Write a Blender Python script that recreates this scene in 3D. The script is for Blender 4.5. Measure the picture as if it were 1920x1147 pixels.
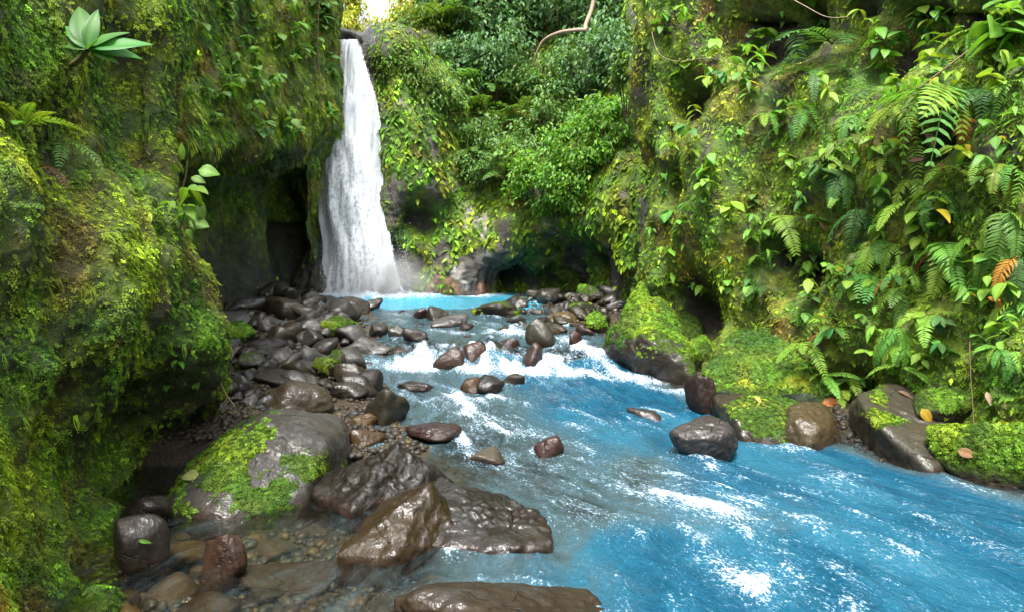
import bpy, math
import numpy as np
from mathutils import Vector, Matrix
from mathutils.bvhtree import BVHTree

for o in list(bpy.data.objects):
    bpy.data.objects.remove(o)
SC = bpy.context.scene
COL = SC.collection
R = math.radians

# ------------------------------------------------------------------ camera, sky, sun, exposure
CAM_Z = 1.8
PITCH = math.atan((573.5 - 430) / 1371.0)
FPX = 1371.0
cam_d = bpy.data.cameras.new('camera')
cam_d.sensor_width = 36.0
cam_d.lens = 36.0 * FPX / 1920.0
cam_d.clip_start = 0.05
cam_d.clip_end = 500
cam = bpy.data.objects.new('camera', cam_d)
cam.location = (0, 0, CAM_Z)
cam.rotation_euler = (math.pi / 2 - PITCH, 0, 0)
COL.objects.link(cam)
SC.camera = cam

SUN_EL, SUN_AZ = 68.0, -165.0     # azimuth clockwise from +Y (into the picture): high, behind the camera
world = bpy.data.worlds.new('World')
SC.world = world
world.use_nodes = True
wn = world.node_tree
wn.nodes.clear()
sky = wn.nodes.new('ShaderNodeTexSky')
sky.sky_type = 'NISHITA'
sky.sun_disc = False
sky.sun_elevation = R(SUN_EL)
sky.sun_rotation = R(SUN_AZ)
sky.air_density = 1.0
sky.dust_density = 4.0
sky.ozone_density = 1.0
hsv = wn.nodes.new('ShaderNodeHueSaturation')
hsv.inputs['Saturation'].default_value = 0.30     # thin bright cloud
bg = wn.nodes.new('ShaderNodeBackground')
bg.inputs['Strength'].default_value = 0.13
wo = wn.nodes.new('ShaderNodeOutputWorld')
wn.links.new(sky.outputs[0], hsv.inputs['Color'])
wn.links.new(hsv.outputs[0], bg.inputs['Color'])
wn.links.new(bg.outputs[0], wo.inputs['Surface'])

sun_d = bpy.data.lights.new('sun', 'SUN')
sun_d.energy = 1.5
sun_d.angle = R(14)
sun_d.color = (1.0, 0.96, 0.88)
sun = bpy.data.objects.new('sun', sun_d)
_a = R(SUN_AZ)
_e = R(SUN_EL)
_dir = Vector((math.sin(_a) * math.cos(_e), math.cos(_a) * math.cos(_e), math.sin(_e)))
sun.rotation_euler = _dir.to_track_quat('Z', 'Y').to_euler()
sun.location = (0, 0, 12)
COL.objects.link(sun)

SC.view_settings.view_transform = 'Standard'
SC.view_settings.look = 'None'
SC.view_settings.gamma = 1.0
SC.view_settings.use_curve_mapping = False
SC.view_settings.exposure = 2.4
SC.render.engine = 'CYCLES'
SC.cycles.max_bounces = 8
SC.cycles.diffuse_bounces = 3
SC.cycles.glossy_bounces = 3
SC.cycles.transmission_bounces = 4
SC.cycles.transparent_max_bounces = 12
SC.cycles.caustics_reflective = False
SC.cycles.caustics_refractive = False
SC.cycles.sample_clamp_indirect = 6.0
SC.cycles.use_denoising = True

# ------------------------------------------------------------------ helpers: projection, noise, meshes
CP, SP = math.cos(PITCH), math.sin(PITCH)
CAM = np.array([0, 0, CAM_Z])


def ray(px, py):
    a = (np.asarray(px, float) - 960) / FPX
    b = (573.5 - np.asarray(py, float)) / FPX
    return np.stack(np.broadcast_arrays(a, CP + b * SP, -SP + b * CP), -1)


def P(px, py, d):
    """world point at forward distance d (world y) seen at photograph pixel px, py"""
    r = ray(px, py)
    return CAM + r * (np.asarray(d, float) / r[..., 1])[..., None]


def Wp(px, py, z):
    r = ray(px, py)
    return CAM + r * ((np.asarray(z, float) - CAM_Z) / r[..., 2])[..., None]


def proj(V):
    q = V - CAM
    f = q[..., 1] * CP - q[..., 2] * SP
    u = q[..., 1] * SP + q[..., 2] * CP
    f = np.where(np.abs(f) < 1e-3, 1e-3, f)
    return 960 + FPX * q[..., 0] / f, 573.5 - FPX * u / f, f


def ss(a, b, x):
    t = np.clip((x - a) / (b - a), 0, 1)
    return t * t * (3 - 2 * t)


def _hash(ix, iy, iz, s):
    h = (ix.astype(np.uint32) * np.uint32(374761393) + iy.astype(np.uint32) * np.uint32(668265263)
         + iz.astype(np.uint32) * np.uint32(2147483647) + np.uint32(s * 974711 + 13))
    h = (h ^ (h >> np.uint32(13))) * np.uint32(1274126177)
    h = (h ^ (h >> np.uint32(16))) * np.uint32(2246822519)
    return h ^ (h >> np.uint32(13))


_GR = np.random.default_rng(5).normal(size=(256, 3))
_GR /= np.linalg.norm(_GR, axis=1)[:, None]


def perlin(p, s=0):
    p = np.asarray(p, float)
    i = np.floor(p).astype(np.int64)
    f = p - i
    w = f * f * f * (f * (f * 6 - 15) + 10)
    out = 0
    for dx in (0, 1):
        wx = w[..., 0] if dx else 1 - w[..., 0]
        for dy in (0, 1):
            wy = w[..., 1] if dy else 1 - w[..., 1]
            for dz in (0, 1):
                wz_ = w[..., 2] if dz else 1 - w[..., 2]
                g = _GR[_hash(i[..., 0] + dx, i[..., 1] + dy, i[..., 2] + dz, s) & np.uint32(255)]
                out = out + wx * wy * wz_ * (g[..., 0] * (f[..., 0] - dx) + g[..., 1] * (f[..., 1] - dy) + g[..., 2] * (f[..., 2] - dz))
    return out * 1.6


def fbm(p, octv=4, s=0, gain=0.5, lac=2.03):
    p = np.asarray(p, float)
    a, o = 1.0, 0.0
    for k in range(octv):
        o = o + a * perlin(p, s + k)
        p = p * lac + 7.3
        a *= gain
    return o


def new_mesh(name, V, F, smooth=True, colors=None, floats=None):
    V = np.ascontiguousarray(V.reshape(-1, 3), np.float32)
    F = np.ascontiguousarray(F, np.int32)
    n, k = F.shape
    me = bpy.data.meshes.new(name)
    me.vertices.add(len(V))
    me.vertices.foreach_set('co', V.ravel())
    me.loops.add(n * k)
    me.loops.foreach_set('vertex_index', F.ravel())
    me.polygons.add(n)
    me.polygons.foreach_set('loop_start', np.arange(0, n * k, k, dtype=np.int32))
    me.polygons.foreach_set('loop_total', np.full(n, k, np.int32))
    me.polygons.foreach_set('use_smooth', np.full(n, smooth, bool))
    for nm, c in (colors or {}).items():
        c = np.asarray(c, np.float32).reshape(-1, 3)
        a = me.color_attributes.new(nm, 'FLOAT_COLOR', 'POINT')
        a.data.foreach_set('color', np.concatenate([c, np.ones((len(c), 1), np.float32)], 1).ravel())
    for nm, c in (floats or {}).items():
        a = me.attributes.new(nm, 'FLOAT', 'POINT')
        a.data.foreach_set('value', np.ascontiguousarray(c, np.float32).ravel())
    me.update(calc_edges=True)
    return me


def link(name, me, mt=None, parent=None, label=None, cat=None, group=None, kind=None):
    o = bpy.data.objects.new(name, me)
    if mt is not None and me is not None and len(me.materials) == 0:
        me.materials.append(mt)
    COL.objects.link(o)
    if parent is not None:
        o.parent = parent
    if label:
        o['label'] = label
    if cat:
        o['category'] = cat
    if group:
        o['group'] = group
    if kind:
        o['kind'] = kind
    return o


def grid_faces(nr, nc):
    i = np.arange(nr * nc).reshape(nr, nc)
    return np.stack([i[:-1, :-1], i[:-1, 1:], i[1:, 1:], i[1:, :-1]], -1).reshape(-1, 4)


def unit(v):
    return v / np.maximum(np.linalg.norm(v, axis=-1, keepdims=True), 1e-9)


def tube(path, radii, seg=6):
    path = np.asarray(path, float)
    radii = np.broadcast_to(np.asarray(radii, float), (len(path),))
    t = unit(np.gradient(path, axis=0))
    ref = np.array([0.31, 0.87, 0.4])
    a = unit(np.cross(t, ref))
    b = np.cross(t, a)
    ang = np.linspace(0, 2 * math.pi, seg, endpoint=False)
    V = path[:, None] + radii[:, None, None] * (np.cos(ang)[None, :, None] * a[:, None] + np.sin(ang)[None, :, None] * b[:, None])
    i = np.arange(len(path) * seg).reshape(len(path), seg)
    j = np.roll(i, -1, axis=1)
    F = np.stack([i[:-1], j[:-1], j[1:], i[1:]], -1).reshape(-1, 4)
    return V.reshape(-1, 3), F


def merge(parts):
    Vs, Fs, n = [], [], 0
    for V, F in parts:
        Vs.append(V)
        Fs.append(F + n)
        n += len(V)
    return np.concatenate(Vs), np.concatenate(Fs)


def smooth_path(pts, n):
    pts = np.asarray(pts, float)
    x = np.linspace(0, len(pts) - 1, n)
    return cr1(pts, x)


def cr1(A, x):
    """Catmull-Rom along axis 0"""
    n = len(A)
    i = np.clip(np.floor(x).astype(int), 0, n - 2)
    t = (x - i).reshape((-1,) + (1,) * (A.ndim - 1))
    p0, p1, p2, p3 = A[np.maximum(i - 1, 0)], A[i], A[i + 1], A[np.minimum(i + 2, n - 1)]
    return 0.5 * (2 * p1 + (p2 - p0) * t + (2 * p0 - 5 * p1 + 4 * p2 - p3) * t ** 2 + (3 * p1 - p0 - 3 * p2 + p3) * t ** 3)


# ------------------------------------------------------------------ materials
class G:
    def __init__(s, name):
        s.m = bpy.data.materials.new(name)
        s.m.use_nodes = True
        s.t = s.m.node_tree
        s.t.nodes.clear()
        s.out = s.t.nodes.new('ShaderNodeOutputMaterial')

    def n(s, typ, inp=None, **props):
        nd = s.t.nodes.new('ShaderNode' + typ)
        for k, v in props.items():
            setattr(nd, k, v)
        for k, v in (inp or {}).items():
            if hasattr(v, 'is_output'):
                s.t.links.new(v, nd.inputs[k])
            elif hasattr(v, 'outputs'):
                s.t.links.new(v.outputs[0], nd.inputs[k])
            else:
                nd.inputs[k].default_value = v
        return nd

    def math(s, op, a, b=0.0, clamp=False):
        return s.n('Math', {0: a, 1: b}, operation=op, use_clamp=clamp).outputs[0]

    def mix(s, fac, a, b, blend='MIX'):
        nd = s.n('Mix', data_type='RGBA', blend_type=blend)
        for k, v in ((0, fac), (6, a), (7, b)):
            if hasattr(v, 'is_output'):
                s.t.links.new(v, nd.inputs[k])
            else:
                nd.inputs[k].default_value = v if k == 0 or len(v) == 4 else (*v, 1)
        return nd.outputs[2]

    def attr(s, name, out='Color', typ='GEOMETRY'):
        return s.n('Attribute', attribute_name=name, attribute_type=typ).outputs[out]

    def noise(s, vec, scale, detail=4, rough=0.55, dist=0.0):
        d = {'Scale': scale, 'Detail': detail, 'Roughness': rough, 'Distortion': dist}
        if vec is not None:
            d['Vector'] = vec
        return s.n('TexNoise', d).outputs[0]

    def ramp(s, fac, a, b, lo=(0, 0, 0), hi=(1, 1, 1)):
        nd = s.n('MapRange', {0: fac, 1: a, 2: b}, interpolation_type='SMOOTHSTEP')
        return nd.outputs[0]

    def bump(s, h, strength, dist, normal=None):
        d = {'Height': h, 'Strength': strength, 'Distance': dist}
        if normal is not None:
            d['Normal'] = normal
        return s.n('Bump', d).outputs[0]

    def done(s, sh):
        s.t.links.new(sh if hasattr(sh, 'is_output') else sh.outputs[0], s.out.inputs['Surface'])
        return s.m


def pos(g):
    return g.n('NewGeometry').outputs['Position']


def mat_cliff():
    g = G('mossy_rock')
    p = pos(g)
    c = g.attr('tint')
    n1 = g.noise(p, 9, 6, 0.65)
    n2 = g.noise(p, 45, 5, 0.7)
    v = g.math('MULTIPLY', g.ramp(n1, 0.3, 0.72), 1.2)
    k = g.math('ADD', g.math('MULTIPLY', v, 0.9), g.math('MULTIPLY', n2, 0.75))
    kk = g.n('CombineColor', {0: k, 1: k, 2: k})
    col = g.mix(1.0, c, kk.outputs[0], 'MULTIPLY')
    wet = g.attr('wet', 'Fac')
    h = g.math('ADD', n2, g.math('MULTIPLY', n1, 1.6))
    nb = g.bump(h, 0.9, 0.03)
    rough = g.math('SUBTRACT', 0.85, g.math('MULTIPLY', wet, g.math('ADD', 0.35, g.math('MULTIPLY', n1, 0.5))))
    sh = g.n('BsdfPrincipled', {'Base Color': col, 'Roughness': rough, 'Normal': nb})
    return g.done(sh)


def mat_leafy(name, trans=0.35, rough=0.5, spec=0.35, objcol=False):
    """leaves and moss: colour from the tint attribute or from the object"""
    g = G(name)
    if objcol:
        oi = g.n('ObjectInfo')
        c = oi.outputs['Color']
        v = g.math('ADD', 0.78, g.math('MULTIPLY', oi.outputs['Random'], 0.44))
        tint = g.attr('tint')
        c = g.mix(1.0, c, tint, 'MULTIPLY')
        c = g.n('HueSaturation', {'Color': c, 'Value': v, 'Hue': g.math('ADD', 0.485, g.math('MULTIPLY', oi.outputs['Random'], 0.03))}).outputs[0]
    else:
        c = g.attr('tint')
    n = g.noise(pos(g), 60, 2)
    c = g.mix(g.math('MULTIPLY', n, 0.3), c, (0.02, 0.03, 0.005))
    a = g.n('BsdfPrincipled', {'Base Color': c, 'Roughness': rough, 'Specular IOR Level': spec})
    tc = g.mix(1.0, c, (1.5, 1.35, 0.5), 'MULTIPLY')
    b = g.n('BsdfTranslucent', {'Color': tc})
    return g.done(g.n('MixShader', {0: trans, 1: a, 2: b}))


def mat_rock():
    g = G('wet_rock')
    tc = g.n('TexCoord').outputs['Object']
    oi = g.n('ObjectInfo')
    rnd = g.math('MULTIPLY', oi.outputs['Random'], 37.0)
    v = g.n('VectorMath', {0: pos(g), 1: g.n('CombineXYZ', {0: rnd, 1: rnd, 2: rnd}).outputs[0]}, operation='ADD').outputs[0]
    base = oi.outputs['Color']
    n1 = g.noise(v, 3.2, 6, 0.6, 0.4)
    n2 = g.noise(v, 14, 6, 0.65)
    n3 = g.noise(v, 70, 4, 0.7)
    k = g.math('ADD', 0.35, g.math('ADD', g.math('MULTIPLY', n1, 0.75), g.math('MULTIPLY', n2, 0.65)))
    kk = g.n('CombineColor', {0: k, 1: k, 2: k}).outputs[0]
    c = g.mix(1.0, base, kk, 'MULTIPLY')
    c = g.mix(1.0, c, (0.205, 0.2, 0.19), 'MULTIPLY')
    wv = g.n('VectorMath', {0: v, 1: g.n('VectorMath', {0: g.n('TexNoise', {'Vector': v, 'Scale': 3.0, 'Detail': 4.0}).outputs['Color'], 'Scale': 0.35}, operation='SCALE').outputs[0]}, operation='ADD').outputs[0]
    ck = g.n('TexVoronoi', {'Vector': wv, 'Scale': 2.6}, feature='DISTANCE_TO_EDGE').outputs[0]
    ck = g.math('ADD', g.ramp(ck, 0.0, 0.018), g.ramp(n2, 0.42, 0.6), True)
    c = g.mix(ck, (0.008, 0.006, 0.004), c)
    # ochre and grey mineral patches
    c = g.mix(g.math('MULTIPLY', g.ramp(n1, 0.56, 0.7), 0.4), c, (0.032, 0.021, 0.0065))
    c = g.mix(g.math('MULTIPLY', g.ramp(g.noise(v, 5.5, 5, 0.6, 0.8), 0.55, 0.68), 0.5), c, (0.028, 0.026, 0.023))
    # red-brown algae near the water
    low = g.attr('low', 'Fac')
    lo = g.math('ADD', low, g.math('MULTIPLY', g.math('SUBTRACT', n2, 0.5), 0.22))
    band = g.math('SUBTRACT', 1.0, g.ramp(lo, -0.01, 0.09))
    c = g.mix(g.math('MULTIPLY', band, 0.7), c, (0.024, 0.014, 0.009))
    # moss film
    nz = g.n('SeparateXYZ', {0: g.n('NewGeometry').outputs['Normal']}).outputs[2]
    mm = g.math('ADD', g.math('MULTIPLY', nz, 0.35), g.math('ADD', g.math('MULTIPLY', n1, 0.9), g.math('MULTIPLY', n2, 0.3)))
    thr = g.math('SUBTRACT', 1.45, g.math('MULTIPLY', oi.outputs['Alpha'], 1.2))
    moss = g.n('MapRange', {0: mm, 1: thr, 2: g.math('ADD', thr, 0.14)}, interpolation_type='SMOOTHSTEP').outputs[0]
    mv = g.attr('mossv', 'Fac')
    moss = g.math('MAXIMUM', g.math('MULTIPLY', moss, g.ramp(lo, 0.02, 0.12)), g.ramp(g.math('ADD', mv, g.math('MULTIPLY', g.math('SUBTRACT', n2, 0.5), 1.2)), 0.3, 0.55))
    mossc = g.mix(g.ramp(g.noise(v, 28, 6, 0.75), 0.38, 0.62), (0.008, 0.02, 0.003), (0.05, 0.085, 0.009))
    c = g.mix(moss, c, mossc)
    h = g.math('ADD', g.math('MULTIPLY', n2, 1.0), g.math('ADD', g.math('MULTIPLY', n3, g.math('ADD', 0.25, g.math('MULTIPLY', moss, 1.2))), g.math('MULTIPLY', n1, 1.0)))
    nb = g.bump(g.math('ADD', h, g.math('MULTIPLY', ck, 0.5)), 0.6, 0.024)
    wetm = g.ramp(g.noise(v, 4.5, 5, 0.6, 0.5), 0.60, 0.40)
    r = g.math('ADD', 0.3, g.math('MULTIPLY', n2, 0.3))
    r = g.math('ADD', r, g.math('MULTIPLY', moss, 0.5), True)
    sh = g.n('BsdfPrincipled', {'Base Color': c, 'Roughness': r, 'Normal': nb, 'Specular IOR Level': 0.15,
                                 'Coat Weight': g.math('MULTIPLY', g.math('MULTIPLY', g.math('SUBTRACT', 1.0, moss), g.ramp(low, -0.012, 0.004)), g.math('MULTIPLY', g.math('ADD', 0.35, g.math('MULTIPLY', oi.outputs['Random'], 0.65)), g.math('ADD', 0.15, g.math('MULTIPLY', wetm, 0.85)))), 'Coat IOR': 1.5, 'Coat Roughness': g.math('ADD', 0.06, g.math('MULTIPLY', n1, 0.16)),
                                 'Coat Normal': g.bump(g.math('ADD', g.noise(v, 10, 4, 0.55), g.math('MULTIPLY', g.noise(v, 42, 3, 0.55), 0.32)), 0.62, 0.042)})
    return g.done(sh)


def mat_bed():
    g = G('gravel_bed')
    p = pos(g)
    n1 = g.noise(p, 4, 5, 0.6)
    n2 = g.noise(p, 26, 6, 0.7)
    c = g.mix(g.ramp(n1, 0.35, 0.65), (0.04, 0.03, 0.018), (0.09, 0.06, 0.025))
    c = g.mix(g.ramp(n2, 0.4, 0.62), (0.025, 0.02, 0.015), c)
    nb = g.bump(n2, 1.0, 0.05)
    return g.done(g.n('BsdfPrincipled', {'Base Color': c, 'Roughness': 0.4, 'Normal': nb}))


def mat_water():
    g = G('stream_water')
    uv = g.attr('flow', 'Vector')
    foam = g.attr('foam', 'Fac')
    milk = g.attr('milky', 'Fac')
    p = pos(g)
    mp = g.n('Mapping', {'Vector': uv, 'Scale': (1.0, 0.38, 1.0)}).outputs[0]
    a = g.noise(mp, 9, 5, 0.65, 0.6)
    b = g.noise(mp, 40, 4, 0.65, 0.5)
    mp2 = g.n('Mapping', {'Vector': uv, 'Scale': (1.0, 0.5, 1.0)}).outputs[0]
    c_ = g.noise(mp2, 62, 3, 0.6, 0.6)
    d_ = g.noise(p, 105, 2, 0.6)
    ln = g.math('SUBTRACT', 1.0, g.math('MULTIPLY', g.math('ABSOLUTE', g.math('SUBTRACT', g.noise(mp, 22, 4, 0.6, 1.2), 0.5)), 5.0))
    tex = g.math('ADD', g.math('MULTIPLY', a, 0.3), g.math('ADD', g.math('MULTIPLY', c_, 0.6), g.math('MULTIPLY', d_, 0.35)))
    tex = g.math('ADD', tex, g.math('MULTIPLY', g.math('MAXIMUM', ln, 0.0), 0.07))
    fm = g.math('ADD', tex, g.math('MULTIPLY', foam, 0.33))
    fm = g.ramp(fm, 0.83, 1.0)
    hb = g.math('ADD', g.math('MULTIPLY', a, 1.0), g.math('MULTIPLY', b, 0.45))
    rip = g.attr('ripple', 'Fac')
    nb = g.n('Bump', {'Height': hb, 'Strength': g.math('MULTIPLY', rip, 0.85), 'Distance': 0.05}).outputs[0]
    big = g.noise(mp, 1.6, 3, 0.5, 0.4)
    blue = g.mix(g.ramp(a, 0.35, 0.7), (0.0015, 0.038, 0.074), (0.004, 0.062, 0.11))
    blue = g.mix(g.math('MULTIPLY', g.ramp(big, 0.42, 0.68), 0.8), blue, (0.013, 0.088, 0.138))
    grey = (0.04, 0.07, 0.078)
    blue = g.mix(g.ramp(milk, 1.0, 1.5), blue, (0.03, 0.21, 0.30))
    milk2 = g.math('ADD', milk, g.math('MULTIPLY', g.math('SUBTRACT', a, 0.5), 0.6), True)
    body = g.mix(g.ramp(milk2, 0.25, 0.8), grey, blue)
    dif = g.n('BsdfPrincipled', {'Base Color': body, 'Roughness': 0.04, 'IOR': 1.33, 'Normal': nb, 'Specular IOR Level': 0.6})
    trn = g.n('BsdfTransparent', {'Color': (0.84, 0.84, 0.72, 1)})
    gl = g.n('BsdfGlossy', {'Color': (1, 1, 1, 1), 'Roughness': 0.03, 'Normal': nb})
    fr = g.n('Fresnel', {'IOR': 1.33, 'Normal': nb}).outputs[0]
    clear = g.n('MixShader', {0: fr, 1: trn, 2: gl})
    op = g.ramp(milk2, 0.02, 0.5)
    w = g.n('MixShader', {0: op, 1: clear, 2: dif})
    fcol = g.mix(g.ramp(fm, 0.3, 1.0), (0.10, 0.2, 0.27), (0.36, 0.41, 0.46))
    fo = g.n('BsdfPrincipled', {'Base Color': fcol, 'Roughness': 0.5, 'Normal': nb, 'Specular IOR Level': 0.3})
    return g.done(g.n('MixShader', {0: fm, 1: w, 2: fo}))


def mat_fall():
    g = G('falling_water')
    uv = g.attr('flow', 'Vector')
    den = g.attr('foam', 'Fac')
    mp = g.n('Mapping', {'Vector': uv, 'Scale': (1.0, 0.22, 1.0)}).outputs[0]
    a = g.noise(mp, 7, 6, 0.65, 0.5)
    b = g.noise(mp, 30, 4, 0.7, 0.6)
    c = g.noise(uv, 16, 4, 0.7, 0.3)
    t = g.math('ADD', g.math('MULTIPLY', a, 0.45), g.math('ADD', g.math('MULTIPLY', b, 0.4), g.math('MULTIPLY', c, 0.3)))
    al = g.ramp(g.math('ADD', t, den), 1.0, 1.22)
    col = g.mix(g.ramp(t, 0.42, 0.68), (0.66, 0.72, 0.78), (0.93, 0.94, 0.95))
    nb = g.bump(t, 0.4, 0.1)
    s1 = g.n('BsdfPrincipled', {'Base Color': col, 'Roughness': 0.5, 'Normal': nb, 'Specular IOR Level': 0.3})
    s2 = g.n('BsdfTranslucent', {'Color': col})
    s = g.n('MixShader', {0: 0.25, 1: s1, 2: s2})
    return g.done(g.n('MixShader', {0: al, 1: g.n('BsdfTransparent'), 2: s}))


def mat_plain(name, col, rough=0.6, var=0.5, scale=30, spec=0.4):
    g = G(name)
    n = g.noise(pos(g), scale, 5)
    c = g.mix(g.math('MULTIPLY', n, var), col, tuple(x * 0.35 for x in col))
    nb = g.bump(n, 0.5, 0.01)
    return g.done(g.n('BsdfPrincipled', {'Base Color': c, 'Roughness': rough, 'Normal': nb, 'Specular IOR Level': spec}))


M_CLIFF = mat_cliff()
M_MOSS = mat_leafy('moss', 0.3, 0.6, 0.25)
M_FOL = mat_leafy('foliage', 0.35, 0.45, 0.3)
M_LEAF = mat_leafy('plant_leaf', 0.35, 0.45, 0.2, objcol=True)
M_ROCK = mat_rock()
M_BED = mat_bed()
M_WATER = mat_water()
M_FALL = mat_fall()
M_STEM = mat_plain('green_brown_stem', (0.10, 0.085, 0.03))
M_BARK = mat_plain('bark', (0.13, 0.085, 0.05), 0.8)
M_VINE = mat_plain('pale_vine_wood', (0.3, 0.22, 0.15), 0.6)
M_DROP = mat_plain('water_drop', (0.86, 0.88, 0.9), 0.3, 0.0)

# ------------------------------------------------------------------ levels of the stream
_WY = np.array([-2, 5.5, 7.5, 8.3, 8.7, 9.3, 9.7, 11.3, 11.8, 30.0])
_WZ = np.array([0.0, 0.0, 0.03, 0.07, 0.13, 0.28, 0.35, 0.45, 0.5, 0.5])


def wz(y, x=None):
    yy = y if x is None else y - 0.18 * np.sin(x * 1.7 + 0.6) - 0.1 * np.sin(x * 4.1)
    return np.interp(yy, _WY, _WZ)


def w_at(px, py):
    """point on the stream surface seen at a pixel"""
    z = 0.2
    for _ in range(25):
        q = Wp(px, py, z)
        z = 0.5 * z + 0.5 * float(wz(q[1]))
    return Wp(px, py, z)


_TY = np.array([-2, 3.0, 3.6, 4.4, 5.5, 7.0, 8.5, 10, 12, 16])
_XL = np.array([0.2, 0.15, 0.2, 0.25, -0.6, -1.05, -1.4, -1.55, -2.4, -2.6])
_XR = np.array([6.0, 4.6, 4.3, 3.7, 3.0, 2.2, 1.55, 1.0, 0.3, 0.3])


def stream_t(x, y):
    l = np.interp(y, _TY, _XL)
    r = np.interp(y, _TY, _XR)
    return (x - l) / (r - l), l, r


# ------------------------------------------------------------------ cliffs
CLIFF = {}


def build_surface(ctrl, nr, nc):
    A = np.array(ctrl, float)
    A = cr1(A, np.linspace(0, A.shape[0] - 1, nr))
    A = np.swapaxes(cr1(np.swapaxes(A, 0, 1), np.linspace(0, A.shape[1] - 1, nc)), 0, 1)
    return A


def grid_normals(V, toward):
    du = np.gradient(V, axis=1)
    dv = np.gradient(V, axis=0)
    n = unit(np.cross(du, dv))
    s = np.sign((n * unit(np.asarray(toward) - V)).sum(-1).mean())
    return n * s, s


def make_cliff(key, name, ctrl, nr, nc, toward, dents, colour, amp=1.0, stretch=0.55):
    V = build_surface(ctrl, nr, nc)
    N, s = grid_normals(V, toward)
    q = V * np.array([1, 1, stretch])
    seed = 11 * len(CLIFF) + 3
    d = 0.20 * fbm(q * 0.8, 2, seed) + 0.15 * fbm(q * 2.3, 2, seed + 2) + 0.07 * np.abs(fbm(q * 5.5, 2, seed + 4)) - 0.03
    d = d + 0.022 * fbm(V * 14, 2, seed + 6)
    V = V + N * (amp * d)[..., None]
    px, py, f = proj(V)
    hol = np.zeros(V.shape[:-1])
    for (x, y, r, dep) in dents:
        k = np.argmin((px - x) ** 2 + (py - y) ** 2 + np.where(f > 0.5, 0, 1e9) + f * 30)
        c = V.reshape(-1, 3)[k]
        g = np.exp(-(((V - c) ** 2).sum(-1)) / (r * r))
        V = V - N * (dep * g)[..., None]
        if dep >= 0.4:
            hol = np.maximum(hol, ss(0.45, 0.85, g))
    N, s = grid_normals(V, toward)
    F = grid_faces(nr, nc)
    if s > 0:
        pass
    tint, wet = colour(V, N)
    tint = tint * (1 - hol[..., None]) + hol[..., None] * np.array([0.028, 0.022, 0.013])  # bare rock in deep dents, darkened to put pocket shade into the colour
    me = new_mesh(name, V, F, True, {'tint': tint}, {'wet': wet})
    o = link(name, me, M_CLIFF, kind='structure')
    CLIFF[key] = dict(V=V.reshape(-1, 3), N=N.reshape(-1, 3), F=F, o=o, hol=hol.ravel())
    return o


MOSS_PAL = np.array([[0.21, 0.31, 0.012], [0.11, 0.24, 0.014], [0.04, 0.11, 0.012], [0.13, 0.105, 0.018], [0.25, 0.13, 0.02], [0.29, 0.30, 0.018]])


def moss_colour(X, seed, w):
    """palette blend that varies through the rock face; w = weights of the six palette colours"""
    sc = []
    for k in range(6):
        sc.append(fbm(X * (1.6 + 0.25 * k), 3, seed + 17 * k) * 1.0 + w[k])
    sc = np.stack(sc, -1)
    e = np.exp(sc * 5)
    e /= e.sum(-1, keepdims=True)
    return e @ MOSS_PAL


W_LEFT = [0.38, 0.48, 0.36, 0.36, -0.2, -0.05]
W_RIGHT = [0.45, 0.5, 0.15, 0.12, -0.05, 0.15]
W_BACK = [0.3, 0.5, 0.25, -0.1, -0.5, 0.0]
W_MID = [0.45, 0.45, 0.25, 0.15, -0.1, 0.0]


def blob(V, px, py, pts):
    """smooth mask round places given as (px, py, radius in px)"""
    m = np.zeros(V.shape[:-1])
    for x, y, r in pts:
        m = np.maximum(m, np.exp(-((px - x) ** 2 + (py - y) ** 2) / (r * r)))
    return m


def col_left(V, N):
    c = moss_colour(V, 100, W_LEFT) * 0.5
    bare = ss(0.25, 0.6, fbm(V * 1.7, 3, 61))
    c = c * (1 - bare[..., None]) + bare[..., None] * np.array([0.045, 0.032, 0.014])
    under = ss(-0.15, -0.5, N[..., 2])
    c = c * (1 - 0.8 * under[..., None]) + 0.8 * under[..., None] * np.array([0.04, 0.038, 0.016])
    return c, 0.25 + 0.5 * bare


def col_right(V, N):
    c = moss_colour(V, 200, W_RIGHT) * 0.5
    bare = ss(0.3, 0.65, fbm(V * 1.9, 3, 71))
    c = c * (1 - bare[..., None]) + bare[..., None] * np.array([0.04, 0.03, 0.018])
    return c, 0.2 + 0.4 * bare


def col_mid(V, N):
    c = moss_colour(V, 300, W_MID) * 0.5
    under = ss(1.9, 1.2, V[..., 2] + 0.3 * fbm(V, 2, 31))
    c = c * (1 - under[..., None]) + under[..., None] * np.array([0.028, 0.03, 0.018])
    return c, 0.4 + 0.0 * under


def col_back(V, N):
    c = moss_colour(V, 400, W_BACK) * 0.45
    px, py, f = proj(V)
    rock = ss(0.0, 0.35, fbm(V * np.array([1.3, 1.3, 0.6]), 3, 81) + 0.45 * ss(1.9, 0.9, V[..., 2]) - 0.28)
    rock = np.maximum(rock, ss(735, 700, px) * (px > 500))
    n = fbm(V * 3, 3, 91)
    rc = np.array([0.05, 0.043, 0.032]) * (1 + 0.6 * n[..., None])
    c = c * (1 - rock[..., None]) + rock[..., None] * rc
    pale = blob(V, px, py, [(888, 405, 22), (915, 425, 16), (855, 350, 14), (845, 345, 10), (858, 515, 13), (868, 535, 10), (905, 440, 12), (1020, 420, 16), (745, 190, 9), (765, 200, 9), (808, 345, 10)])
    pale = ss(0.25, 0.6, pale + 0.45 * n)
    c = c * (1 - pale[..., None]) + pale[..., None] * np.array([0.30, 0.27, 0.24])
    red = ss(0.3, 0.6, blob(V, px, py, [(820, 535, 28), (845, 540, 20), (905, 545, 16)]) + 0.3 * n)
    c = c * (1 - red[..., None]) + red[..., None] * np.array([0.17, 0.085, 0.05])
    return np.clip(c, 0.004, 1), np.clip(rock, 0, 1)


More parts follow.
